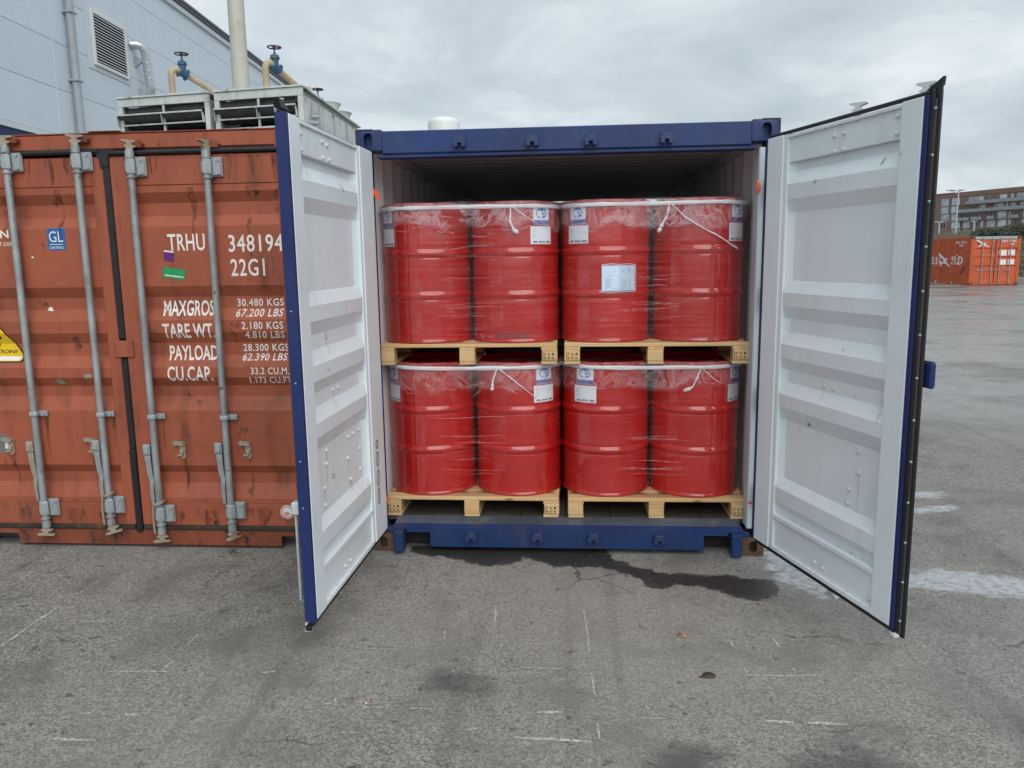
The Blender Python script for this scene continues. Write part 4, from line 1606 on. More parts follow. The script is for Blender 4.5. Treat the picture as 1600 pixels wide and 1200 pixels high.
def red_map2(x, z):
    return (x - RX, prof_at(RP, z) - .0026, z - RZ)


def red_map3(x, z):
    return (x - RX, prof_at(RP, z) - .0034, z - RZ)


def red_door(x0, x1, seam_left, dz, label):
    """x0..x1 door leaf; stile widths"""
    a, b = (.125, .075) if seam_left else (.075, .075)
    z0, z1 = .156, 2.478
    mb = MB()
    mb.box(x0, x0 + a, -.004, .05, z0, z1, .004)
    mb.box(x1 - b, x1, -.004, .05, z0, z1, .004)
    mb.box(x0 + a + .001, x1 - b - .001, -.002, .05, 2.305, z1, .003)
    d = rb(mb, 'door', MAT['brick'])
    d['label'] = label
    mb = MB()
    mb.sweep([(dd, z) for z, dd in RP], 'x', x0 + a, x1 - b)
    mb.sweep([(dd + .004, z) for z, dd in RP], 'x', x0 + a, x1 - b)
    rb(mb, 'door_panel', MAT['brick'], d, smooth=15)
    mb = MB()
    mb.box(x0 + a + .001, x1 - b - .001, -.002, .05, z0, .304, .003)
    rb(mb, 'lower_rail', MAT['brick_mid'], d)
    return d


dr_l = red_door(-3.918, -2.789, False, 0, 'closed door with warning stickers')
dr_r = red_door(-2.744, -1.632, True, 0, 'closed door with the stencilled weights')
# seals
mb = MB()
mb.tube([(-3.92, -.008, 2.505), (-2.80, -.008, 2.511)], .0165, 10)
rb(mb, 'gasket', MAT['rubber'], dr_l)
mb = MB()
mb.tube([(-2.74, -.008, 2.498), (-1.63, -.008, 2.500)], .0165, 10)
rb(mb, 'gasket', MAT['rubber'], dr_r)
mb = MB()
mb.box(-2.788, -2.745, -.010, .03, 1.37, 2.52, .006)
mb.box(-2.787, -2.747, -.009, .03, .66, 1.25, .006)
mb.box(-2.793, -2.749, -.011, .03, .105, .658, .006)
mb.prism([(-2.83, 2.522), (-2.70, 2.518), (-2.742, 2.47), (-2.745, 2.42), (-2.795, 2.41), (-2.80, 2.46)], 'y', -.0165, -.0105)
rb(mb, 'centre_gasket', MAT['rubber'])
mb = MB()
mb.box(-3.92, -2.802, -.008, .03, .1225, .1545, .006)
rb(mb, 'lower_gasket', MAT['rubber_worn'], dr_l)
mb = MB()
mb.box(-2.742, -1.63, -.008, .03, .1225, .1545, .006)
rb(mb, 'lower_gasket', MAT['rubber_worn'], dr_r)
mb = MB()
mb.box(-2.815, -2.695, -.018, -.0045, 1.258, 1.362, .003)
mb.cyl((-2.765, -.019, 1.315), (-2.765, -.0175, 1.315), .004, 8)
rb(mb, 'seal_plate', MAT['brick'], dr_r)

# lock rods with brackets, handles and catches
def guide_mb(top):
    m = MB()
    m.box(-.034, .086, -.026, -.0045, -.058, .058, .006)
    m.box(-.033, .030, -.066, -.0265, -.056, .056, .018)
    m.box(.030, .080, -.034, -.0265, -.050, .050, .004)
    for z in (-.038, .038):
        m.cyl((.062, -.0345, z), (.062, -.041, z), .009, 10)
    return m


GU = guide_mb(1).build('rod_guide', MAT['galv'], smooth=30)
GU_ME = GU.data
bpy.data.objects.remove(GU)
m = MB()
for z in (-.036, .036):
    m.cyl((-.017, -.0655, z), (-.017, -.0665, z), .005, 8)
GH = m.build('bolt_hole', MAT['sign_black'])
GH_ME = GH.data
bpy.data.objects.remove(GH)
m = MB()
m.box(-.040, .072, -.022, -.0045, -.018, .018, .004)
m.box(-.027, .027, -.066, -.0225, -.020, .020, .012)
m.cyl((.052, -.0225, 0), (.052, -.030, 0), .010, 10)
ST = m.build('rod_strap', MAT['galv'], smooth=30)
ST_ME = ST.data
bpy.data.objects.remove(ST)
m = MB()                                             # hanging handle, hub at z=0
m.box(-.034, .014, -.046, -.012, -.036, .036, .008)
m.box(-.020, .008, -.054, -.0465, -.022, .022, .006)
m.xf(lambda x, y, z: (x, y, z))
pts = [(-.006, -.034, -.036), (-.004, -.034, -.10), (-.002, -.028, -.16), (.010, -.034, -.20), (.006, -.040, -.27), (.010, -.038, -.36)]
wd = [.040, .036, .034, .028, .022, .020]
o = len(m.v)
for i, (x, y, z) in enumerate(pts):
    w_ = wd[i] / 2
    m.v += [(x - w_, y - .005, z), (x + w_, y - .005, z), (x + w_, y + .005, z), (x - w_, y + .005, z)]
for i in range(len(pts) - 1):
    for q in range(4):
        m.f.append((o + i * 4 + q, o + i * 4 + (q + 1) % 4, o + i * 4 + 4 + (q + 1) % 4, o + i * 4 + 4 + q))
m.f += [(o, o + 1, o + 2, o + 3), tuple(o + 20 + q for q in (3, 2, 1, 0))]
HA = m.build('rod_handle', MAT['galv'], smooth=30)
HA_ME = HA.data
bpy.data.objects.remove(HA)
m = MB()                                             # handle catch
m.prism([(-.018, -.045), (-.006, -.056), (.008, -.056), (.018, -.045), (.018, .045), (.008, .055), (-.006, .055), (-.018, .045)], 'y', -.010, -.001)
m.box(-.012, .012, -.026, -.0105, -.020, .006, .003)
m.box(-.030, .006, -.026, -.0105, -.036, -.026, .003)
m.prism([(-.060, .048), (-.048, .062), (.004, .056), (.016, .040), (.010, .028), (-.034, .034), (-.046, .030)], 'y', -.024, -.0105)
CA = m.build('handle_catch', MAT['galv_old'], smooth=30)
CA_ME = CA.data
bpy.data.objects.remove(CA)

RODS = [(-3.376, dr_l, .045, .035, 'a'), (-2.930, dr_l, .038, .055, 'b'), (-2.594, dr_r, .0, .0, 'a'), (-2.122, dr_r, -.012, .025, 'b')]
for i, (x, dpar, dt, db_, _) in enumerate(RODS):
    mb = MB()
    x_t, x_b = x + .004, x - .006
    mb.cyl((x_b, -.040, .115 + db_), (x_t, -.040, 2.51 + dt), .0205, 16)
    mb.cyl((x_t, -.040, 2.462 + dt), (x_t, -.040, 2.505 + dt), .026, 16)
    mb.cyl((x_t, -.040, 2.345 + dt), (x_t, -.040, 2.353 + dt), .030, 16)
    mb.cyl((x_b, -.040, .168 + db_), (x_b, -.040, .176 + db_), .030, 16)
    mb.cyl((x_b, -.040, .112 + db_), (x_b, -.040, .150 + db_), .026, 16)
    rb(mb, 'lock_rod', MAT['galv'], dpar)
    for nm, me_, z, xx in (('rod_guide', GU_ME, 2.412 + dt, x_t), ('rod_guide', GU_ME, .240 + db_, x_b), ('bolt_hole', GH_ME, 2.412 + dt, x_t), ('bolt_hole', GH_ME, .240 + db_, x_b),
                       ('rod_strap', ST_ME, .880 + dt * .4, x - .003), ('lock_cam', CAM_UP, 2.505 + dt, x_t), ('lock_cam', CAM_DN, .118 + db_, x_b)):
        o = link(nm, me_, dpar, (xx - RX, -.040 if nm == 'lock_cam' else 0, z - RZ))
        if nm == 'lock_cam':
            o.rotation_euler = (0, R((8, -10, 6, -4)[i]) if z < 1 else 0, R((20, 25, 35, 60)[i]))
    o = link('rod_handle', HA_ME, dpar, (x - .052 - RX, -.004, .665 + db_ * .5 - RZ))
    if i == 0:
        o.data = HA_ME.copy()
        o.data.materials[0] = MAT['galv_old']
    for cx in ((-3.585, -3.165 + .14), (), (-2.432,), (-2.00,))[i]:
        if cx:
            link('handle_catch', CA_ME, dpar, (cx - RX, -.001, .660 - RZ + (.02 if i < 2 else .0)))
    if i in (1, 2):                                  # wire lashed round the lower bracket
        mb = MB()
        for q in range(3):
            mb.tube([(x_b + .034 * math.cos(t), -.042 + .034 * math.sin(t), .312 + db_ + .012 * math.cos(t) + q * .006) for t in np.linspace(0, 2 * math.pi, 17)], .004, 6, cap=False)
        mb.tube([(x_b - .034, -.055, .312 + db_), (x_b - .040, -.06, .22 + db_), (x_b - .036, -.06, .12 + db_)], .007, 6)
        rb(mb, 'lashing_wire', MAT['galv_old'], dpar)
    # header catch beside the cam
    mb = MB()
    zk = 2.548 + dt
    mb.prism([(x + .03, zk - .02), (x + .075, zk - .026), (x + .08, zk - .004), (x + .055, zk + .018), (x + .03, zk + .02)], 'y', -.034, .003)
    rb(mb, 'cam_keeper', MAT['brick_low'])

# stencilled lettering (white)
KX = .9936
def kx(x):
    return .0486 + (x - .0486) * KX
def kz(z):
    return 1.8393 + (z - 1.8393) * KX
LT = [('TRHU', -2.436, -2.199, 1.911, 2.013, .012, 0, 1.06), ('348194', -2.050, -1.708, 1.898, 2.003, .012, 0, 1.1), ('22G1', -2.046, -1.831, 1.752, 1.857, .012, 0, 1.1),
      ('MAXGROSS', -2.512, -2.152, 1.509, 1.606, .018, 0, 1.0), ('TARE WT.', -2.518, -2.180, 1.370, 1.463, .018, 0, 1.0), ('PAYLOAD', -2.500, -2.182, 1.228, 1.323, .018, 0, 1.0), ('CU.CAP.', -2.510, -2.215, 1.098, 1.192, .018, 0, 1.05),
      ('30.480 KGS', -2.037, -1.738, 1.565, 1.612, .014, 0, 1.1), ('67.200 LBS', -2.041, -1.738, 1.501, 1.549, .014, .18, 1.1),
      ('2.180 KGS', -2.004, -1.738, 1.424, 1.471, .014, 0, 1.1), ('4.810 LBS', -1.99, -1.735, 1.366, 1.411, .014, .18, 1.1),
      ('28.300 KGS', -2.018, -1.725, 1.283, 1.329, .014, 0, 1.1), ('62.390 LBS', -2.022, -1.733, 1.224, 1.270, .014, .18, 1.1),
      ('33.2 CU.M.', -1.965, -1.718, 1.140, 1.184, .014, 0, 1.1), ('1.173 CU.FT.', -1.982, -1.700, 1.080, 1.124, .012, .1, 1.05)]
for body, x0, x1, z0, z1, bold, shear, space in LT:
    lettering(body, kx(x0), kx(x1), kz(z0), kz(z1), MAT['white_print'], dr_r, red_map, bold=bold, shear=shear, space=space, zcuts=ZC)
lettering('T R I T O N', -3.86, -3.440, 2.005, 2.055, MAT['white_print'], dr_l, red_map, bold=.02, zcuts=ZC)
lettering('www.tritoncontainer.com', -3.86, -3.405, 1.958, 1.990, MAT['white_print'], dr_l, red_map, zcuts=ZC)
# thin rusty and sooty runs below seals, straps and catches
def run_mat(name, col, amt):
    N = NT(name)
    P = N.coord()
    n = N.noise(N.coord((40, 40, 3)), 1.0, 5, .6)
    big = N.noise(P, 9, 4)
    tr = N.n('ShaderNodeBsdfTransparent')
    N.b.inputs['Base Color'].default_value = (*col, 1)
    N.b.inputs['Roughness'].default_value = .8
    m = N.n('ShaderNodeMixShader', {0: N.math('MULTIPLY', N.ramp(n, .42, .66, 0, amt), N.ramp(big, .35, .6, .3, 1)), 1: tr.outputs[0], 2: N.b.outputs[0]})
    N.t.links.new(m.outputs[0], N.out.inputs['Surface'])
    return N.m


MAT['run'] = run_mat('rust_run', (.05, .025, .015), .8)
MAT['run_pale'] = run_mat('rust_run_pale', (.36, .26, .17), .32)


def run(x, z, w, h, parent, mapper, mat):
    q = random.Random(int(abs(x) * 997 + z * 131))
    L = [(x + w * .5 * q.uniform(.7, 1.1) * (1 - t ** 1.5 * .75), z - h * t) for t in np.linspace(0, 1, 7)]
    Rr = [(x - w * .5 * q.uniform(.7, 1.1) * (1 - t ** 1.5 * .75), z - h * t) for t in np.linspace(1, 0, 7)]
    decal(L + Rr, mat, parent, mapper, 'rust_run', zcuts=ZC if parent in (dr_l, dr_r) else ())


def rail_map(x, z):
    return (x - RX, -.0034, z - RZ)


for x, w, h in ((-3.27, .05, .12), (-3.12, .07, .16), (-3.02, .04, .10), (-3.60, .06, .13), (-3.50, .04, .10)):
    run(x, 2.475, w, h, dr_l, rail_map, MAT['run'])
for x, w, h in ((-2.47, .06, .13), (-2.33, .04, .10), (-2.0, .05, .14), (-1.85, .07, .12), (-1.72, .05, .15)):
    run(x, 2.470, w, h, dr_r, rail_map, MAT['run'])
for x, z, w, h, dp in ((-2.432, .60, .035, .22, dr_r), (-2.00, .60, .03, .26, dr_r), (-3.03, .62, .03, .24, dr_l), (-3.585, .62, .035, .2, dr_l), (-2.55, .86, .03, .2, dr_r),
                       (-2.07, .86, .03, .24, dr_r), (-2.88, .87, .03, .2, dr_l), (-3.33, .87, .03, .25, dr_l), (-2.25, 2.29, .05, .3, dr_r), (-1.9, 2.29, .04, .42, dr_r), (-3.1, 2.29, .05, .35, dr_l)):
    run(x, z, w, h, dp, red_map, MAT['run'])
for x, w, h in ((-2.3, .16, .10), (-1.95, .2, .12), (-1.75, .13, .11), (-2.5, .10, .09)):
    run(x, .158 + h, w, h, dr_r, rail_map, MAT['run'])
for x, w, h in ((-3.2, .18, .10), (-3.0, .10, .08), (-3.55, .15, .1)):
    run(x, .158 + h, w, h, dr_l, rail_map, MAT['run'])
for dpar, sg, bolts in ((door_l, -1, bL), (door_r, 1, bR)):
    for i, (u, z) in enumerate(bolts):
        if i % 2 == 0 and .4 < z < 2.3:
            run(u, z - .008, .022, .10 + .05 * (i % 4), dpar, lambda x, zz, sg=sg: (x, sg * (prof_at(DP, zz) - .0012), zz), MAT['run_pale'])

# stickers
decal(rect(-3.190, -3.074, 1.926, 2.060), MAT['sign_blue'], dr_l, red_map, 'sticker')
lettering('GL', -3.178, -3.088, 1.976, 2.042, MAT['sign_white'], dr_l, red_map2, bold=.0)
lettering('CERTIFIED', -3.180, -3.086, 1.935, 1.949, MAT['sign_white'], dr_l, red_map2, bold=.01)
decal(rect(-3.178, -3.090, 1.960, 1.964), MAT['sign_white'], dr_l, red_map2, 'sticker_line')
# caution sticker
ccx, ccz = -3.63, 1.345
def capshape(k, dx=0):
    return [(ccx + a * k, ccz + b * k) for a, b in ((-.155, -.115), (.155, -.115), (.172, -.10), (.170, -.07), (.075, .085), (.045, .115), (-.045, .115), (-.075, .085), (-.170, -.07), (-.172, -.10))]
decal(capshape(1.06), MAT['sign_black'], dr_l, red_map, 'sticker', zcuts=ZC)
decal(capshape(.98), MAT['sign_yellow'], dr_l, red_map2, 'sticker', zcuts=ZC)
decal([(ccx - .15, ccz - .108), (ccx + .15, ccz - .108), (ccx + .163, ccz - .083), (ccx - .163, ccz - .083)], MAT['sign_white'], dr_l, red_map3, 'sticker')
lettering('CAUTION!', ccx - .12, ccx + .135, ccz - .064, ccz - .040, MAT['sign_black'], dr_l, red_map3, bold=.02, shear=.2)
decal([(ccx - .06, ccz + .03), (ccx + .025, ccz + .028), (ccx + .024, ccz - .018)], MAT['sign_black'], dr_l, red_map3, 'sticker_mark', zcuts=ZC)
decal([(ccx + .028, ccz + .038), (ccx + .046, ccz + .026), (ccx + .056, ccz + .044), (ccx + .038, ccz + .054)], MAT['sign_black'], dr_l, red_map3, 'sticker_mark', zcuts=ZC)
decal([(-2.452, 1.856), (-2.392, 1.846), (-2.386, 1.902), (-2.448, 1.910)], MAT['sign_purple'], dr_r, red_map2, 'sticker')
decal([(-2.448, 1.907), (-2.386, 1.899), (-2.385, 1.908), (-2.447, 1.917)], MAT['sign_white'], dr_r, red_map3, 'sticker')
decal([(-2.468, 1.752), (-2.326, 1.732), (-2.322, 1.795), (-2.464, 1.815)], MAT['sign_green'], dr_r, red_map2, 'sticker')
decal([(-2.455, 1.763), (-2.336, 1.746), (-2.336, 1.753), (-2.455, 1.770)], MAT['sign_white'], dr_r, red_map3, 'sticker_line')
decal(oval(-1.775, .252, .045, .047, 32), MAT['sign_white'], dr_r, lambda x, z: (x - RX, -.0034, z - RZ), 'sticker')
decal(oval(-1.775, .252, .041, .043, 32), MAT['sign_pink'], dr_r, lambda x, z: (x - RX, -.0044, z - RZ), 'sticker')
decal(oval(-1.775, .252, .030, .032, 24), MAT['sign_white'], dr_r, lambda x, z: (x - RX, -.0050, z - RZ), 'sticker')
decal(oval(-1.778, .240, .022, .014, 20), MAT['sign_pink'], dr_r, lambda x, z: (x - RX, -.0056, z - RZ), 'sticker')
decal(rect(-3.80, -3.600, .63, .922), MAT['sign_grey'], dr_l, red_map, 'data_plate')
decal(rect(-3.632, -3.598, .662, .735), MAT['sign_white'], dr_l, red_map2, 'sticker')
# paint scars
rr = random.Random(21)
for cx, cz, r_ in ((-3.245, 1.56, .022), (-3.30, 1.885, .010), (-3.02, 1.135, .03), (-3.22, 1.10, .035)):
    decal([(cx + r_ * rr.uniform(.5, 1.2) * math.cos(t), cz + r_ * .7 * rr.uniform(.5, 1.2) * math.sin(t)) for t in np.linspace(0, 5.9, 11)],
          MAT['white_print'] if r_ < .028 else MAT['galv_old'], dr_l, red_map, 'paint_scar', zcuts=ZC)

# ------------------------------------------------------------------ grey clad building
ba = R(-4.05)
bd = Vector((math.sin(ba), math.cos(ba), 0))
bn_ = Vector((bd.y, -bd.x, 0))
bo = Vector((.0486, -4.6536, 0)) - bn_ * 11
bld = thing('factory_building', 'grey clad factory building with a wall vent and downpipe behind the containers', 'building', bo, math.atan2(bd.y, bd.x))
rows = [0, 1.6, 2.7, 3.8, 4.94, 6.02, 7.12, 8.22, 9.32, 10.15]
colsx = [3.5 + 4 * i for i in range(12)]
pm = {}
mb = MB()
mb.box(3.5, 47.5, .05, 14, 0, 10.14)
mb.build('wall_core', MAT['core'], bld, smooth=0)
for r_ in range(9):
    h = rows[r_ + 1] - rows[r_]
    for c_ in range(11):
        key = round(h, 3)
        blue = (r_ == 3 and colsx[c_] < 19)
        if (key, blue) not in pm:
            pm[key, blue] = MB().box(.007, 3.993, 0, .06, .005, h - .005, .004).build('wall_panel', MAT['navy_door'] if blue else MAT['clad'], bld, smooth=0)
            o = pm[key, blue]
        else:
            o = link('wall_panel', pm[key, blue].data, bld)
        o.location = (colsx[c_], -.012, rows[r_])
mb = MB()
mb.box(7.5, 19.48, -.05, -.014, 4.80, 4.93, .004)
mb.build('flashing', MAT['clad_trim'], bld)
mb = MB()
mb.box(3.4, 47.7, -.16, 14, 10.16, 10.24, .01)
mb.build('roof', MAT['roof_dark'], bld)
mb = MB()
mb.box(3.4, 47.7, -.10, .04, 9.98, 10.155, .01)
mb.build('roof_trim', MAT['clad_trim'], bld)
mb = MB()
mb.box(3.4, 47.7, -.19, -.08, 10.245, 10.36, .02)
mb.build('gutter', MAT['roof_dark'], bld)
jc = MB().box(-.025, .025, -.022, -.0125, 4.95, 9.97, .002).build('joint_cover', MAT['clad_trim'], bld)
for i, c_ in enumerate(colsx[1:-1]):
    o = jc if i == 0 else link('joint_cover', jc.data, bld)
    o.location = (c_, 0, 0)
mb = MB()
mb.cyl((20.15, -.14, 0), (20.15, -.14, 9.9), .10, 16)
dpp = mb.build('downpipe', MAT['downpipe'], bld)
for z in (4.9, 6.3, 7.9, 9.4):
    MB().box(20.02, 20.28, -.255, -.02, z, z + .05, .01).build('pipe_bracket', MAT['downpipe'], dpp)
# louvred vent
vent = thing('wall_vent', 'x', 'vent')
bpy.data.objects.remove(vent)
mb = MB()
mb.box(21.05, 23.25, -.035, -.0125, 6.86, 8.45, .004)
vent = mb.build('wall_vent', MAT['clad_trim'], bld)
mb = MB()
for a, b, c, d in ((21.28, 21.36, 6.98, 8.36), (23.0, 23.08, 6.98, 8.36), (21.361, 22.999, 6.98, 7.06), (21.361, 22.999, 8.28, 8.36)):
    mb.box(a, b, -.10, -.036, c, d, .006)
mb.build('vent_frame', MAT['sign_white'], vent)
mb = MB()
mb.box(21.36, 23.0, -.042, -.036, 7.06, 8.28)
mb.build('vent_back', MAT['void'], vent)
sl = None
for i in range(16):
    z = 7.10 + i * .0745
    if sl is None:
        sl = MB().prism([(-.098, -.004), (-.097, .014), (-.060, .036), (-.060, .031), (-.092, .008), (-.093, -.004)], 'x', 21.362, 22.998).build('vent_slat', MAT['louvre'], vent)
        o = sl
    else:
        o = link('vent_slat', sl.data, vent)
    o.location = (0, 0, z)
# exhaust pipe on the wall
mb = MB()
pts = [(23.45, -.0, 8.02), (23.5, -.16, 8.03), (23.56, -.28, 8.0), (23.62, -.33, 7.9), (23.66, -.34, 7.78), (23.8, -.34, 6.95)]
mb.tube(pts, .125, 16)
mb.tube([(23.8, -.34, 6.95), (23.81, -.34, 6.85), (23.9, -.22, 6.62), (23.9, -.16, 3)], .125, 16)
for t in (.25, .5, .75):
    p = Vector(pts[4]).lerp(Vector(pts[5]), t)
    mb.tube([p + Vector((0, 0, .012)), p - Vector((0, 0, .012))], .131, 16)
ex = mb.build('exhaust_pipe', MAT['duct'], bld)
mb = MB()
mb.prism([(-.3, 7.62), (-.013, 7.75), (-.013, 7.45)], 'x', 23.60, 23.68)
mb.prism([(-.3, 6.75), (-.013, 6.9), (-.013, 6.6)], 'x', 23.72, 23.80)
mb.build('wall_bracket', MAT['downpipe'], ex)

# ------------------------------------------------------------------ coolers on their stand
cu_ = Vector((.988, -.154, 0))
cv_ = Vector((-.04, .999, 0))
CA0 = Vector((-7.87, 8.96, 0))


def cooler(u0, u1, label, side_panels):
    w = u1 - u0
    org = CA0 + cu_ * u0
    t = thing('cooling_unit', label, 'cooling unit', org, group='rooftop coolers behind the brick-red container')
    def T(m):
        return m.xf(lambda x, y, z: tuple(cu_ * x + cv_ * y + Vector((0, 0, z))))
    D = 4.2
    mb = MB()
    mb.box(0, w, 0, .07, 4.532, 4.664, .004)
    mb.box(-.012, w + .012, -.025, D, 4.668, 4.70, .004)
    T(mb).build('fascia', MAT['cooler'], t)
    mb = MB()
    for x in (0, w - .09):
        mb.box(x, x + .09, .0, .1, 2.2, 4.53, .004)
        mb.box(x, x + .09, D - .1, D, 0, 4.53, .004)
        mb.box(x + .005, x + .085, .005, .095, 0, 2.19, .004)
    T(mb).build('corner_frame', MAT['cooler'], t)
    mb = MB()
    mb.box(.10, w - .10, .9, 1.0, 2.2, 4.53)
    T(mb).build('coil', MAT['coil'], t)
    mb = MB()
    mb.box(.092, w - .092, .12, .89, 4.45, 4.53)
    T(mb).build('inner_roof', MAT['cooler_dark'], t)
    for zt, zb_ in ((4.375, 4.215), (4.04, 3.88), (3.70, 3.54)):
        mb = MB()
        mb.prism([(-.10, zt), (-.095, zt + .012), (.10, zb_ + .05), (.40, zb_ - .01), (.40, zb_ - .02), (.09, zb_ + .036)], 'x', -.03 if False else .01, w - .095)
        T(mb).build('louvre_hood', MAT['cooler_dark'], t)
        mb = MB()
        mb.box(.02, w - .1, -.115, -.1005, zt - .012, zt + .014, .003)
        mb.box(.09, w - .1, -.02, .02, zb_ - .012, zb_ + .012, .003)
        for x in (.012, w / 2 - .01, w - .115):
            mb.prism([(-.0995, zt - .01), (.095, zb_ + .05), (.10, zb_ - .02), (-.06, zb_ - .02)], 'x', x, x + .012)
        T(mb).build('hood_edge', MAT['cooler'], t)
    mb = MB()
    mb.box(w / 2 - .02, w / 2 + .02, .01, .06, 2.2, 4.53, .003)
    T(mb).build('mullion', MAT['cooler'], t)
    edges = [.1, .95, 1.96, 2.94, 3.92, D - .1]
    for a, b in zip(edges, edges[1:]):
        for x in ((w - .03, w - .005), (.005, .03)):
            mb = MB()
            mb.box(x[0], x[1], a + .012, b - .012, 2.2, 4.58, .003)
            T(mb).build('side_panel', MAT['cooler'], t)
    if side_panels:
        mb = MB()
        for a in edges[1:-1]:
            mb.box(w - .012, w + .02, a - .012, a + .012, 2.2, 4.58, .003)
        mb.box(w - .01, w + .012, .1, D - .1, 4.585, 4.60, .003)
        T(mb).build('panel_rib', MAT['downpipe'], t)
        for y, r_ in ((2.75, .32), (3.75, .30)):
            m = MB()
            m.lathe([(.27 * r_ / .32, 4.701), (.27 * r_ / .32, 4.80), (.33 * r_ / .32, 4.92), (.345 * r_ / .32, 4.925), (.31 * r_ / .32, 4.91), (.25 * r_ / .32, 4.79), (.25 * r_ / .32, 4.72), (.001, 4.72)], 32)
            c = cu_ * (w - .42) + cv_ * y
            m.xf(lambda x, y_, z: (x + c.x, y_ + c.y, z))
            m.build('fan_cowl', MAT['cooler'], t, smooth=50)
    mb = MB()
    mb.box(.1, w - .1, .1, D - .1, 2.1, 2.19)
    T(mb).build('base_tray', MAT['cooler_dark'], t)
    return t


cooler(0, 1.80, 'grey slatted cooling unit nearer the factory wall, dark louvres above the brick-red container', False)
cooler(1.90, 3.54, 'grey slatted cooling unit with two round fan cowls and a panelled flank', True)


def wheel_mb(r):
    m = MB()
    m.tube([(r * math.cos(t), r * math.sin(t), 0) for t in np.linspace(0, 2 * math.pi, 25)], .012, 8, cap=False)
    for q in range(3):
        t = q * 2.094 + .4
        m.cyl((0, 0, 0), (r * math.cos(t), r * math.sin(t), 0), .009, 6)
    m.cyl((0, 0, -.02), (0, 0, .015), .022, 10)
    return m


def valve_pipe(base, top, end, label):
    """riser, elbow, gate valve with hand wheel, pipe falling away to the back"""
    B, E = Vector(base), Vector(end)
    t = thing('valve_pipe', label, 'pipe', base, group='tan pipes with gate valves on the coolers')
    H = top - B.z
    r = .057
    d = (E - Vector((B.x, B.y, top))).normalized()
    flat = Vector((d.x, d.y, 0)).normalized()
    pts = [(0, 0, -.25), (0, 0, H - .10)]
    for a in np.linspace(0, 1, 7)[1:]:
        aa = a * R(105)
        p = Vector((0, 0, H - .10)) + flat * (.10 * (1 - math.cos(aa))) + Vector((0, 0, .10 * math.sin(aa)))
        pts.append(tuple(p))
    q0 = Vector(pts[-1])
    q1 = E - B
    pts2 = [tuple(q0), tuple(q0.lerp(q1, .5)), tuple(q1)]
    MB().tube(pts, r, 16).build('pipe', MAT['tan_pipe'], t)
    MB().tube(pts2, r * .93, 16).build('pipe', MAT['tan_pipe'], t)
    dd = (q1 - q0).normalized()
    c = q0 + dd * .10
    m = MB()
    for k_ in (-.075, .06):
        m.cyl(c + dd * k_, c + dd * (k_ + .022), .105, 20)
    m.cyl(c - dd * .07, c + dd * .07, .075, 16)
    upv = Vector((0, 0, 1))
    m.cyl(c, c + upv * .14, .062, 14)
    m.cyl(c + upv * .14, c + upv * .165, .085, 16)
    m.cyl(c + upv * .1655, c + upv * .20, .075, 16)
    m.cyl(c + upv * .20, c + upv * .26, .035, 12, .018)
    v = m.build('gate_valve', MAT['valve'], t)
    m = MB()
    m.cyl(c + upv * .255, c + upv * .355, .014, 8)
    w = wheel_mb(.115)
    w.xf(lambda x, y, z: (x + c.x, y + c.y, z + c.z + .335))
    m.add(w.v, w.f)
    m.build('hand_wheel', MAT['wheel'], v)
    return t


valve_pipe((-7.18, 9.6, 4.95), 5.30, (-6.35, 10.6, 4.78), 'tan pipe with a blue gate valve nearer the factory wall, before the cladding')
valve_pipe((-5.27, 9.2, 4.95), 5.26, (-4.72, 10.1, 4.76), 'tan pipe with a blue gate valve beside the tall flue, against the sky')
t = thing('stop_valve', 'small grey gate valve with a dark hand wheel beside the fan cowls', 'valve', (-4.71, 10.3, 4.70))
m = MB()
m.cyl((0, 0, 0), (0, 0, .10), .07, 14)
m.cyl((0, 0, .1005), (0, 0, .15), .10, 16)
m.cyl((0, 0, .1505), (0, 0, .22), .05, 12, .02)
m.build('gate_valve', MAT['downpipe'], t)
m = MB()
m.cyl((0, 0, .215), (0, 0, .325), .013, 8)
w = wheel_mb(.095)
w.xf(lambda x, y, z: (x, y, z + .312))
m.add(w.v, w.f)
m.build('hand_wheel', MAT['wheel'], t)
t = thing('header_pipe', 'long tan pipe lying along the top of the coolers', 'pipe', (-7.4, 9.5, 4.755))
MB().tube([(0, 0, 0), (1.3, -.18, .01), (2.85, -.42, 0.012), (2.95, -.40, .0)], .05, 12).build('pipe', MAT['tan_pipe'], t)

t = thing('flue_pipe', 'tall pale flue pipe rising behind the coolers', 'flue', (-7.1, 12.5, 0))
m = MB()
m.cyl((0, 0, 0), (0, 0, 6.12), .178, 28)
m.cyl((0, 0, 6.16), (0, 0, 10.5), .172, 28)
m.cyl((0, 0, 6.12), (0, 0, 6.16), .182, 28)
m.build('pipe', MAT['flue'], t)

t = thing('storage_tank', 'white dome-topped tank rising behind the navy container', 'tank', (-3.95, 20.4, 0))
m = MB()
pr_ = [(.495, 0), (.495, 6.0)]
for q in range(1, 9):
    a = R(90) * q / 8
    pr_.append((.495 * math.cos(a) ** .6 if q < 8 else .001, 6.0 + .20 * math.sin(a)))
m.lathe(pr_, 40)
m.build('tank_shell', MAT['tank'], t, smooth=60)
m = MB()
for q in range(4):
    m.box(-.08 + .40 * math.cos(q * 1.571 + .78), .08 + .40 * math.cos(q * 1.571 + .78), -.08 + .4 * math.sin(q * 1.571 + .78), .08 + .4 * math.sin(q * 1.571 + .78), 0, .003)
m.build('foot', MAT['dark_steel'], t)

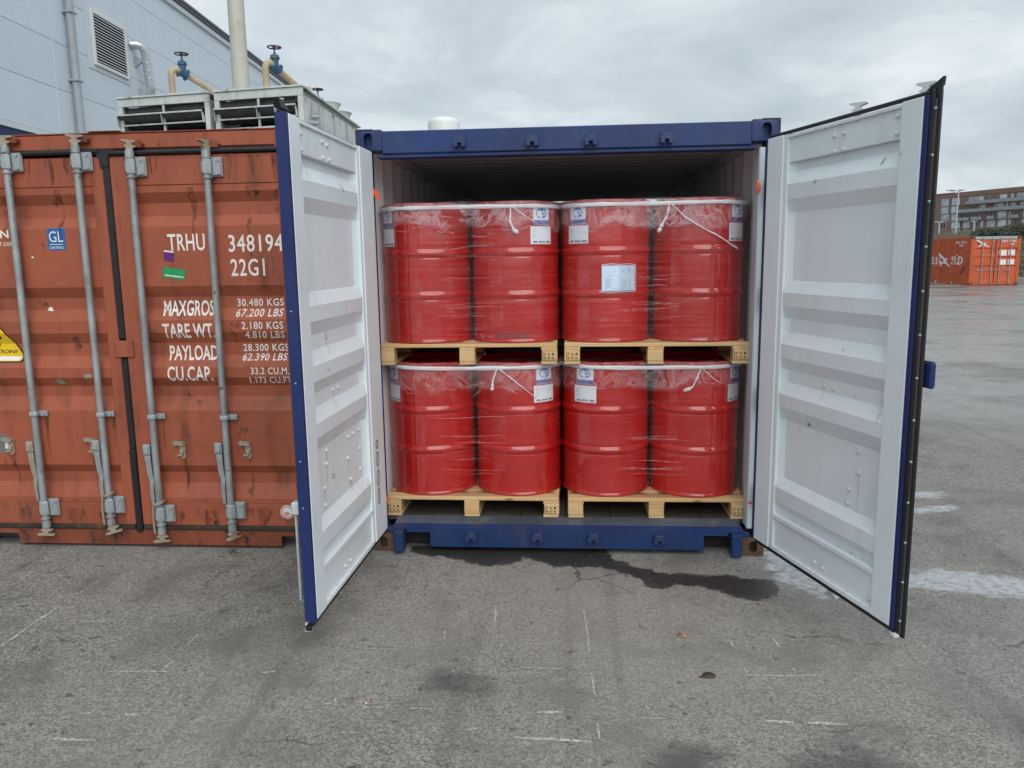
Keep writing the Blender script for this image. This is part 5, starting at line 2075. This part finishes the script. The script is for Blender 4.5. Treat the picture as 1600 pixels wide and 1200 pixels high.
# ------------------------------------------------------------------ orange container across the yard
FX, FY = 21.34, 39.27
oc = thing('shipping_container', 'orange shipping container with faded white lettering across the yard', 'shipping container', (FX, FY, 0))
W, H = 2.52, 2.6
mb = MB()
prf = corr_profile(.2, 5.9, .045, .278)
mb.sweep([(d, y) for y, d in prf], 'z', .16, 2.5)
mb.build('side_wall', MAT['orange'], oc, smooth=20)
mb = MB()
mb.sweep([(W - d, y) for y, d in prf], 'z', .16, 2.5)
mb.build('side_wall', MAT['orange'], oc, smooth=20)
mb = MB()
mb.box(.01, W - .01, .12, 6.0, 2.52, 2.56)
mb.build('roof', MAT['orange'], oc)
for x in (0, W - .12):
    MB().box(x, x + .12, .0, .18, .12, 2.48, .01).build('corner_post', MAT['orange'], oc)
    MB().box(x, x + .12, 5.88, 6.06, .12, 2.48, .01).build('corner_post', MAT['orange'], oc)
for x in (0, W - .17):
    for y in (-.01, 5.90):
        for z in (0.0, 2.485):
            MB().box(x - .004, x + .174, y, y + .17, z, z + .115, .012).build('corner_casting', MAT['rust'], oc)
mb = MB()
for x in (.0, W - .06):
    mb.box(x, x + .06, .18, 5.88, 2.50, 2.588, .008)
    mb.box(x + .004, x + .056, .18, 1.9, .02, .16, .008)
    mb.box(x + .004, x + .056, 2.2, 3.8, .02, .16, .008)
    mb.box(x + .004, x + .056, 4.1, 5.88, .02, .16, .008)
    mb.box(x + .006, x + .05, .18, 5.88, .1605, .19, .004)
mb.build('side_rail', MAT['orange'], oc)
mb = MB()
mb.box(.18, W - .18, .02, .12, 2.44, 2.585, .01)
mb.build('header', MAT['downpipe'], oc)
mb = MB()
mb.box(.18, W - .18, .0, .12, .03, .13, .01)
mb.build('sill', MAT['orange'], oc)
OWV = [(1.98, 1.95, 1.88, 1.85), (1.52, 1.49, 1.42, 1.39), (1.06, 1.03, .96, .93)]
OP = wave_profile(2.43, .14, .0, .04, OWV)
for x0, x1 in ((.13, W / 2 - .02), (W / 2 + .02, W - .13)):
    mb = MB()
    mb.sweep([(.02 + d, z) for z, d in OP], 'x', x0 + .06, x1 - .06)
    mb.box(x0, x0 + .06, .012, .06, .14, 2.43, .005)
    mb.box(x1 - .06, x1, .012, .06, .14, 2.43, .005)
    d = mb.build('door', MAT['orange'], oc, smooth=20)
    for xr in (x0 + (x1 - x0) * (.42 if x0 < .5 else .20), x0 + (x1 - x0) * (.86 if x0 < .5 else .66)):
        mb = MB()
        mb.cyl((xr, -.02, .06), (xr, -.02, 2.52), .022, 10)
        for z in (.2, .85, 1.6, 2.38):
            mb.box(xr - .05, xr + .05, -.03, .014, z - .03, z + .03, .005)
        mb.box(xr - .30, xr, -.035, -.02, .80, .83, .003)
        mb.build('lock_rod', MAT['galv'], d)
def oside(x, z):
    y = x
    dd = 0
    for (a0, d0), (a1, d1) in zip(prf, prf[1:]):
        if a0 <= y <= a1:
            dd = d0 + (d1 - d0) * (y - a0) / max(a1 - a0, 1e-9)
    return (dd - .004, y, z)
def olet(body, ya, yb, z0, z1, bold=.02, name='lettering'):
    vs_, fs = glyphs(body, bold)
    xs = [p[0] for p in vs_]
    ys = [p[1] for p in vs_]
    vs_ = [(ya + (x - min(xs)) / (max(xs) - min(xs)) * (yb - ya), z0 + (y - min(ys)) / (max(ys) - min(ys)) * (z1 - z0)) for x, y in vs_]
    bm = bmesh.new()
    bv = [bm.verts.new((x, z, 0)) for x, z in vs_]
    for q in fs:
        try:
            bm.faces.new([bv[i] for i in q])
        except ValueError:
            pass
    for a, _ in prf:
        bmesh.ops.bisect_plane(bm, geom=bm.verts[:] + bm.edges[:] + bm.faces[:], plane_co=(a, 0, 0), plane_no=(1, 0, 0))
    for v in bm.verts:
        v.co = oside(v.co.x, v.co.y)
    me = bpy.data.meshes.new(name)
    bm.to_mesh(me)
    bm.free()
    me.materials.append(MAT['sign_white'])
    return link(name, me, oc)
olet('S\u00dcD', 2.12, .90, 1.08, 1.66, .012)
olet('HAMBURG', 5.75, 3.42, 1.08, 1.52, .012)
olet('SUDU 307015', 1.80, .66, 2.24, 2.36, .03)
olet('22G1', 1.35, .95, 2.08, 2.19, .03)
def emblem(fx, sx, sz, x0, z0, parent):
    """crossed flags: two white limbs with a red corner"""
    P1 = [(0, 1), (.12, 1.02), (.55, .62), (.78, .60), (.62, .42), (.50, .40), (.16, .80), (.08, .78)]
    P2 = [(.50, .40), (.62, .42), (.80, .22), (1.0, -.02), (.92, -.04), (.62, .20), (.40, .24), (.24, .02), (.16, -.02), (.30, .34)]
    for P in (P1, P2):
        me = flat_mesh([(x0 + a * sx, z0 + b * sz) for a, b in P], [tuple(range(len(P)))], fx)
        me.materials.append(MAT['sign_white'])
        link('emblem', me, parent)
emblem(lambda x, z: (oside(x, z)[0] * 0 - .006, x, z), -1.55, .72, 3.72, .98, oc)
emblem(lambda x, z: (x, .006, z), .72, .36, .22, 2.03, oc)
def oend(x, z):
    return (x, .012, z)
decal([(.26, 2.37), (.50, 2.20), (.38, 2.08)], MAT['sign_red'], oc, lambda x, z: (x, .004, z), 'emblem_corner')
for x0, x1, z0, z1 in ((1.46, 1.83, 1.56, 1.86), (1.92, 2.25, 1.57, 1.87), (1.47, 1.84, 1.08, 1.36), (1.93, 2.25, 1.09, 1.37)):
    pl = decal(rect(x0, x1, z0, z1), MAT['sign_white'], oc, lambda x, z: (x, .008, z), 'notice_plate')
lettering('SUDU  307015 9', 1.52, 2.36, 2.28, 2.38, MAT['sign_white'], oc, oend, bold=.03)
lettering('22G1', 1.95, 2.2, 2.13, 2.22, MAT['sign_white'], oc, oend, bold=.03)
# rusty patch on the flank
rr = random.Random(8)
for cy_, cz_, a_, b_ in ((.72, .86, .10, .22), (.98, .70, .07, .13), (.5, .98, .05, .10), (1.9, .55, .04, .08), (3.1, .8, .05, .07)):
    decal([(cy_ + a_ * rr.uniform(.5, 1.2) * math.cos(t), cz_ + b_ * rr.uniform(.5, 1.2) * math.sin(t)) for t in np.linspace(0, 5.8, 11)], MAT['rust'], oc, lambda x, z: (-.003, x, z), 'paint_scar')

# ------------------------------------------------------------------ earth bank, shrubs, lamp posts, flats
mb = MB()
NXB, NYB = 110, 26
for j in range(NYB + 1):
    for i in range(NXB + 1):
        x = 14 + 70 * i / NXB
        y = 52 + 34 * j / NYB
        v = j / NYB
        base = 2.35 + 1.45 * max(0, min(1, (x - 28) / 9)) + .5 * noise.noise(Vector((x * .35, 0, 0)))
        prof = min(1, v * 3.2) ** .8 * (1 - max(0, (v - .6) / .4) ** 2)
        z = base * prof + .30 * noise.fractal(Vector((x * .5, y * .5, 3)), 1, 2, 4) * min(1, v * 6) - .1
        mb.v.append((x, y, z))
for j in range(NYB):
    for i in range(NXB):
        a = j * (NXB + 1) + i
        mb.f.append((a, a + 1, a + NXB + 2, a + NXB + 1))
tag(mb.build('earth_bank', MAT['bank'], smooth=60), 'rough earth bank behind the orange container', kind='structure')


def shrub(x, y, z, rx, h, seed, label):
    t = thing('shrub', label, 'shrub', (x, y, z), group='dark shrubs on the bank')
    q = random.Random(seed)
    m = MB()
    for i in range(1500):
        a, b = q.uniform(0, 6.283), q.random()
        rad = q.random() ** .45
        hh = h * (.05 + .95 * q.random())
        rr_ = rx * rad * math.sqrt(max(0, 1 - (hh / h - .12) ** 2 / .85)) * (.8 + .3 * math.sin(3 * a + seed))
        p = Vector((rr_ * math.cos(a), rr_ * math.sin(a), hh))
        s_ = q.uniform(.05, .13)
        d1 = Vector((q.gauss(0, 1), q.gauss(0, 1), q.gauss(0, .6))).normalized() * s_
        d2 = d1.orthogonal().normalized() * s_ * .6
        m.add([p - d1, p + d2, p + d1, p - d2], [(0, 1, 2, 3)])
    m.build('foliage', MAT['shrub'], t, smooth=0, recalc=False)
    m = MB()
    for i in range(4):
        a = i * 1.6
        m.cyl((0, 0, -.2), (rx * .4 * math.cos(a), rx * .3 * math.sin(a), h * .45), .03, 6, .012)
    m.build('stem', MAT['rust'], t)


shrub(25.3, 46, 0, 1.6, 2.1, 1, 'dark shrub growing beside the end of the orange container')
shrub(27.6, 47.5, 0, 1.9, 2.6, 2, 'dark shrub standing beyond the orange container at the yard edge')
shrub(33.2, 61, 3.0, 1.9, .62, 3, 'low dark shrub on the bank crest above the orange container doors')
shrub(35.8, 61, 3.3, 2.1, .62, 4, 'low dark shrub on the bank crest near the end of the flats')


def lamp_post(x, y, h, arm, label):
    t = thing('lamp_post', label, 'lamp post', (x, y, 0), group='lamp posts before the flats')
    MB().cyl((0, 0, 0), (0, 0, h), .10, 10, .06).build('pole', MAT['lamp'], t)
    MB().cyl((-arm * .7, 0, h - .02), (arm * .3, 0, h + .02), .04, 8).build('arm', MAT['lamp'], t)
    for q in ((-arm, -arm * .35), (arm * .05, arm * .5)):
        MB().box(q[0], q[1], -.16, .16, h + .02, h + .10, .02).build('lamp_head', MAT['lamp'], t)


lamp_post(34.75, 70.0, 7.2, 1.0, 'tall grey lamp post with a flat double head before the flats')
lamp_post(33.07, 69.5, 4.4, .5, 'short grey lamp post nearest the wide-swung door')
lamp_post(36.18, 69.7, 4.4, .3, 'short grey lamp post above the orange container doors')

fa = Vector((134.98, 304.32, 0))
fu = Vector((.4241, -.9056, 0)).normalized()
fl = thing('apartment_building', 'far red-brick block of flats with balconies', 'building', fa, math.atan2(fu.y, fu.x))
mb = MB()
mb.box(-30, 9.2, .0, 16, 0, 22.6)
mb.box(9.2, 70, .35, 16, 0, 22.8)
mb.box(-30, 9.2, -.15, .0, 22.601, 22.9)
mb.build('wall', MAT['brickwork'], fl, smooth=0)
mb = MB()
for z in (17.95, 15.2, 12.35, 9.6, 21.2):
    mb.box(9.3, 70, -.05 if z < 20 else .2, .345, z, z + .3, .03)
mb.build('floor_band', MAT['brickwork'], fl, smooth=0)
FLR = {
    (18.35, 20.75): [(3.5, 6.5, 0), (7.9, 11.1, 0), (14.4, 16.2, 0), (16.7, 18.0, 0), (18.2, 20.2, 0), (21.9, 22.7, 1), (26.3, 28.9, 0), (30.5, 31.2, 0), (32.5, 34.3, 0), (34.6, 36.5, 0), (38.5, 41, 0), (43, 45, 0), (48, 50.5, 0)],
    (15.55, 17.85): [(3.5, 6.5, 0), (7.9, 10.3, 0), (15.2, 17.5, 1), (18.8, 21.2, 0), (24.6, 25.6, 0), (25.8, 28.0, 0), (28.7, 29.6, 0), (30.5, 32.4, 0), (33.9, 36.2, 0), (38.5, 41, 0), (43, 45, 1), (48, 50.5, 0)],
    (12.75, 15.1): [(3.8, 7.1, 0), (8.2, 10.5, 0), (11.1, 15.5, 1), (16.5, 18.8, 1), (19.5, 20.5, 1), (23.0, 25.4, 1), (26.1, 29.2, 0), (30.1, 30.8, 0), (31.9, 34.2, 1), (35.1, 36.8, 0), (38.5, 41, 0), (43, 45, 0), (48, 50.5, 1)],
    (9.95, 12.3): [(3.5, 6.0, 1), (8.4, 11.9, 0), (12.9, 15.5, 0), (16.8, 18.8, 1), (19.8, 20.8, 0), (22.2, 25.2, 0), (26.3, 29.4, 0), (30.1, 31.0, 0), (32.2, 34.4, 1), (35.1, 37, 0), (38.5, 41, 0), (43, 45, 0)],
    (7.3, 9.5): [(8.7, 12.1, 0), (12.9, 15.7, 0), (16.8, 19.3, 1), (20.0, 21.0, 0), (22.3, 25.4, 0), (27, 29.4, 0), (31, 34, 1)],
}
for (z0, z1), ws in FLR.items():
    for x0, x1, dark in ws:
        yf = -.06 if x0 < 9.2 and x1 < 9.2 else .29
        if x0 < 9.2 < x1:
            yf = -.06
        mb = MB()
        for a, b, c, d in ((x0, x0 + .09, z0, z1), (x1 - .09, x1, z0, z1), (x0 + .09, x1 - .09, z1 - .09, z1), (x0 + .09, x1 - .09, z0, z0 + .09)):
            mb.box(a, b, yf, yf + .12, c, d)
        if x1 - x0 > 1.6:
            mb.box((x0 + x1) / 2 - .05, (x0 + x1) / 2 + .05, yf, yf + .12, z0 + .09, z1 - .09)
        wf = mb.build('window', MAT['win_frame'], fl, smooth=0)
        MB().box(x0 + .09, x1 - .09, yf + .03, yf + .05, z0 + .09, z1 - .09).build('pane', MAT['pane_dark'] if dark else MAT['pane'], wf, smooth=0)
for x0, x1, z in ((14.2, 60, 18.25), (11.2, 24.4, 15.5), (24.5, 60, 15.5), (11.0, 15.8, 12.65), (22.8, 25.6, 12.65), (31.7, 34.4, 12.65), (16.6, 20.8, 12.65)):
    mb = MB()
    mb.box(x0, x1, -.75, .28, z - .18, z - .02)
    b = mb.build('balcony', MAT['brickwork'], fl, smooth=0)
    MB().box(x0, x1, -.74, -.70, z, z + 1.05).build('balustrade', MAT['balustrade'], b, smooth=0)

# ------------------------------------------------------------------ small things on the asphalt
t = thing('dry_leaf', 'crumpled brown leaf lying on the asphalt before the open container', 'leaf', (.578, -1.046, 0))
m = MB()
q = random.Random(4)
for i in range(7):
    a = i * .9
    L = q.uniform(.022, .04)
    d = Vector((math.cos(a), math.sin(a), 0))
    n_ = Vector((-d.y, d.x, 0))
    m.add([(0, 0, .008), tuple(d * L * .5 + n_ * .012 + Vector((0, 0, .011))), tuple(d * L + Vector((0, 0, .003))), tuple(d * L * .5 - n_ * .012 + Vector((0, 0, .004)))], [(0, 1, 2, 3)])
m.build('blade', MAT['leaf_dry'], t, smooth=0, recalc=False)
m = MB()
m.tube([(0, 0, .006), (-.02, -.02, .004), (-.045, -.03, .003)], .0015, 5)
m.build('stalk', MAT['leaf_dry'], t)
t = thing('tar_lump', 'flat black lump of tar on the asphalt', 'tar lump', (.648, -1.415, 0))
m = MB()
m.lathe([(.001, .009), (.012, .010), (.02, .008), (.026, .003), (.028, -.001)], 14)
m.xf(lambda x, y, z: (x * 1.15 * (1 + .3 * noise.noise(Vector((x * 60, y * 60, 1)))), y * (1 + .3 * noise.noise(Vector((x * 60, y * 60, 5)))), z))
m.tube([(-.02, -.018, .004), (-.045, -.016, .003)], .004, 6)
m.build('lump', MAT['rubber_worn'], t)
t = thing('cigarette_butt', 'cigarette butt with tan filter lying on the asphalt', 'cigarette butt', (-.801, -1.715, .0042), R(-8))
MB().cyl((-.012, 0, 0), (.014, 0, 0), .004, 12).build('filter', MAT['leaf_dry'], t)
MB().cyl((-.018, 0, 0), (-.0121, 0, 0), .004, 12).build('paper_end', MAT['sign_white'], t)
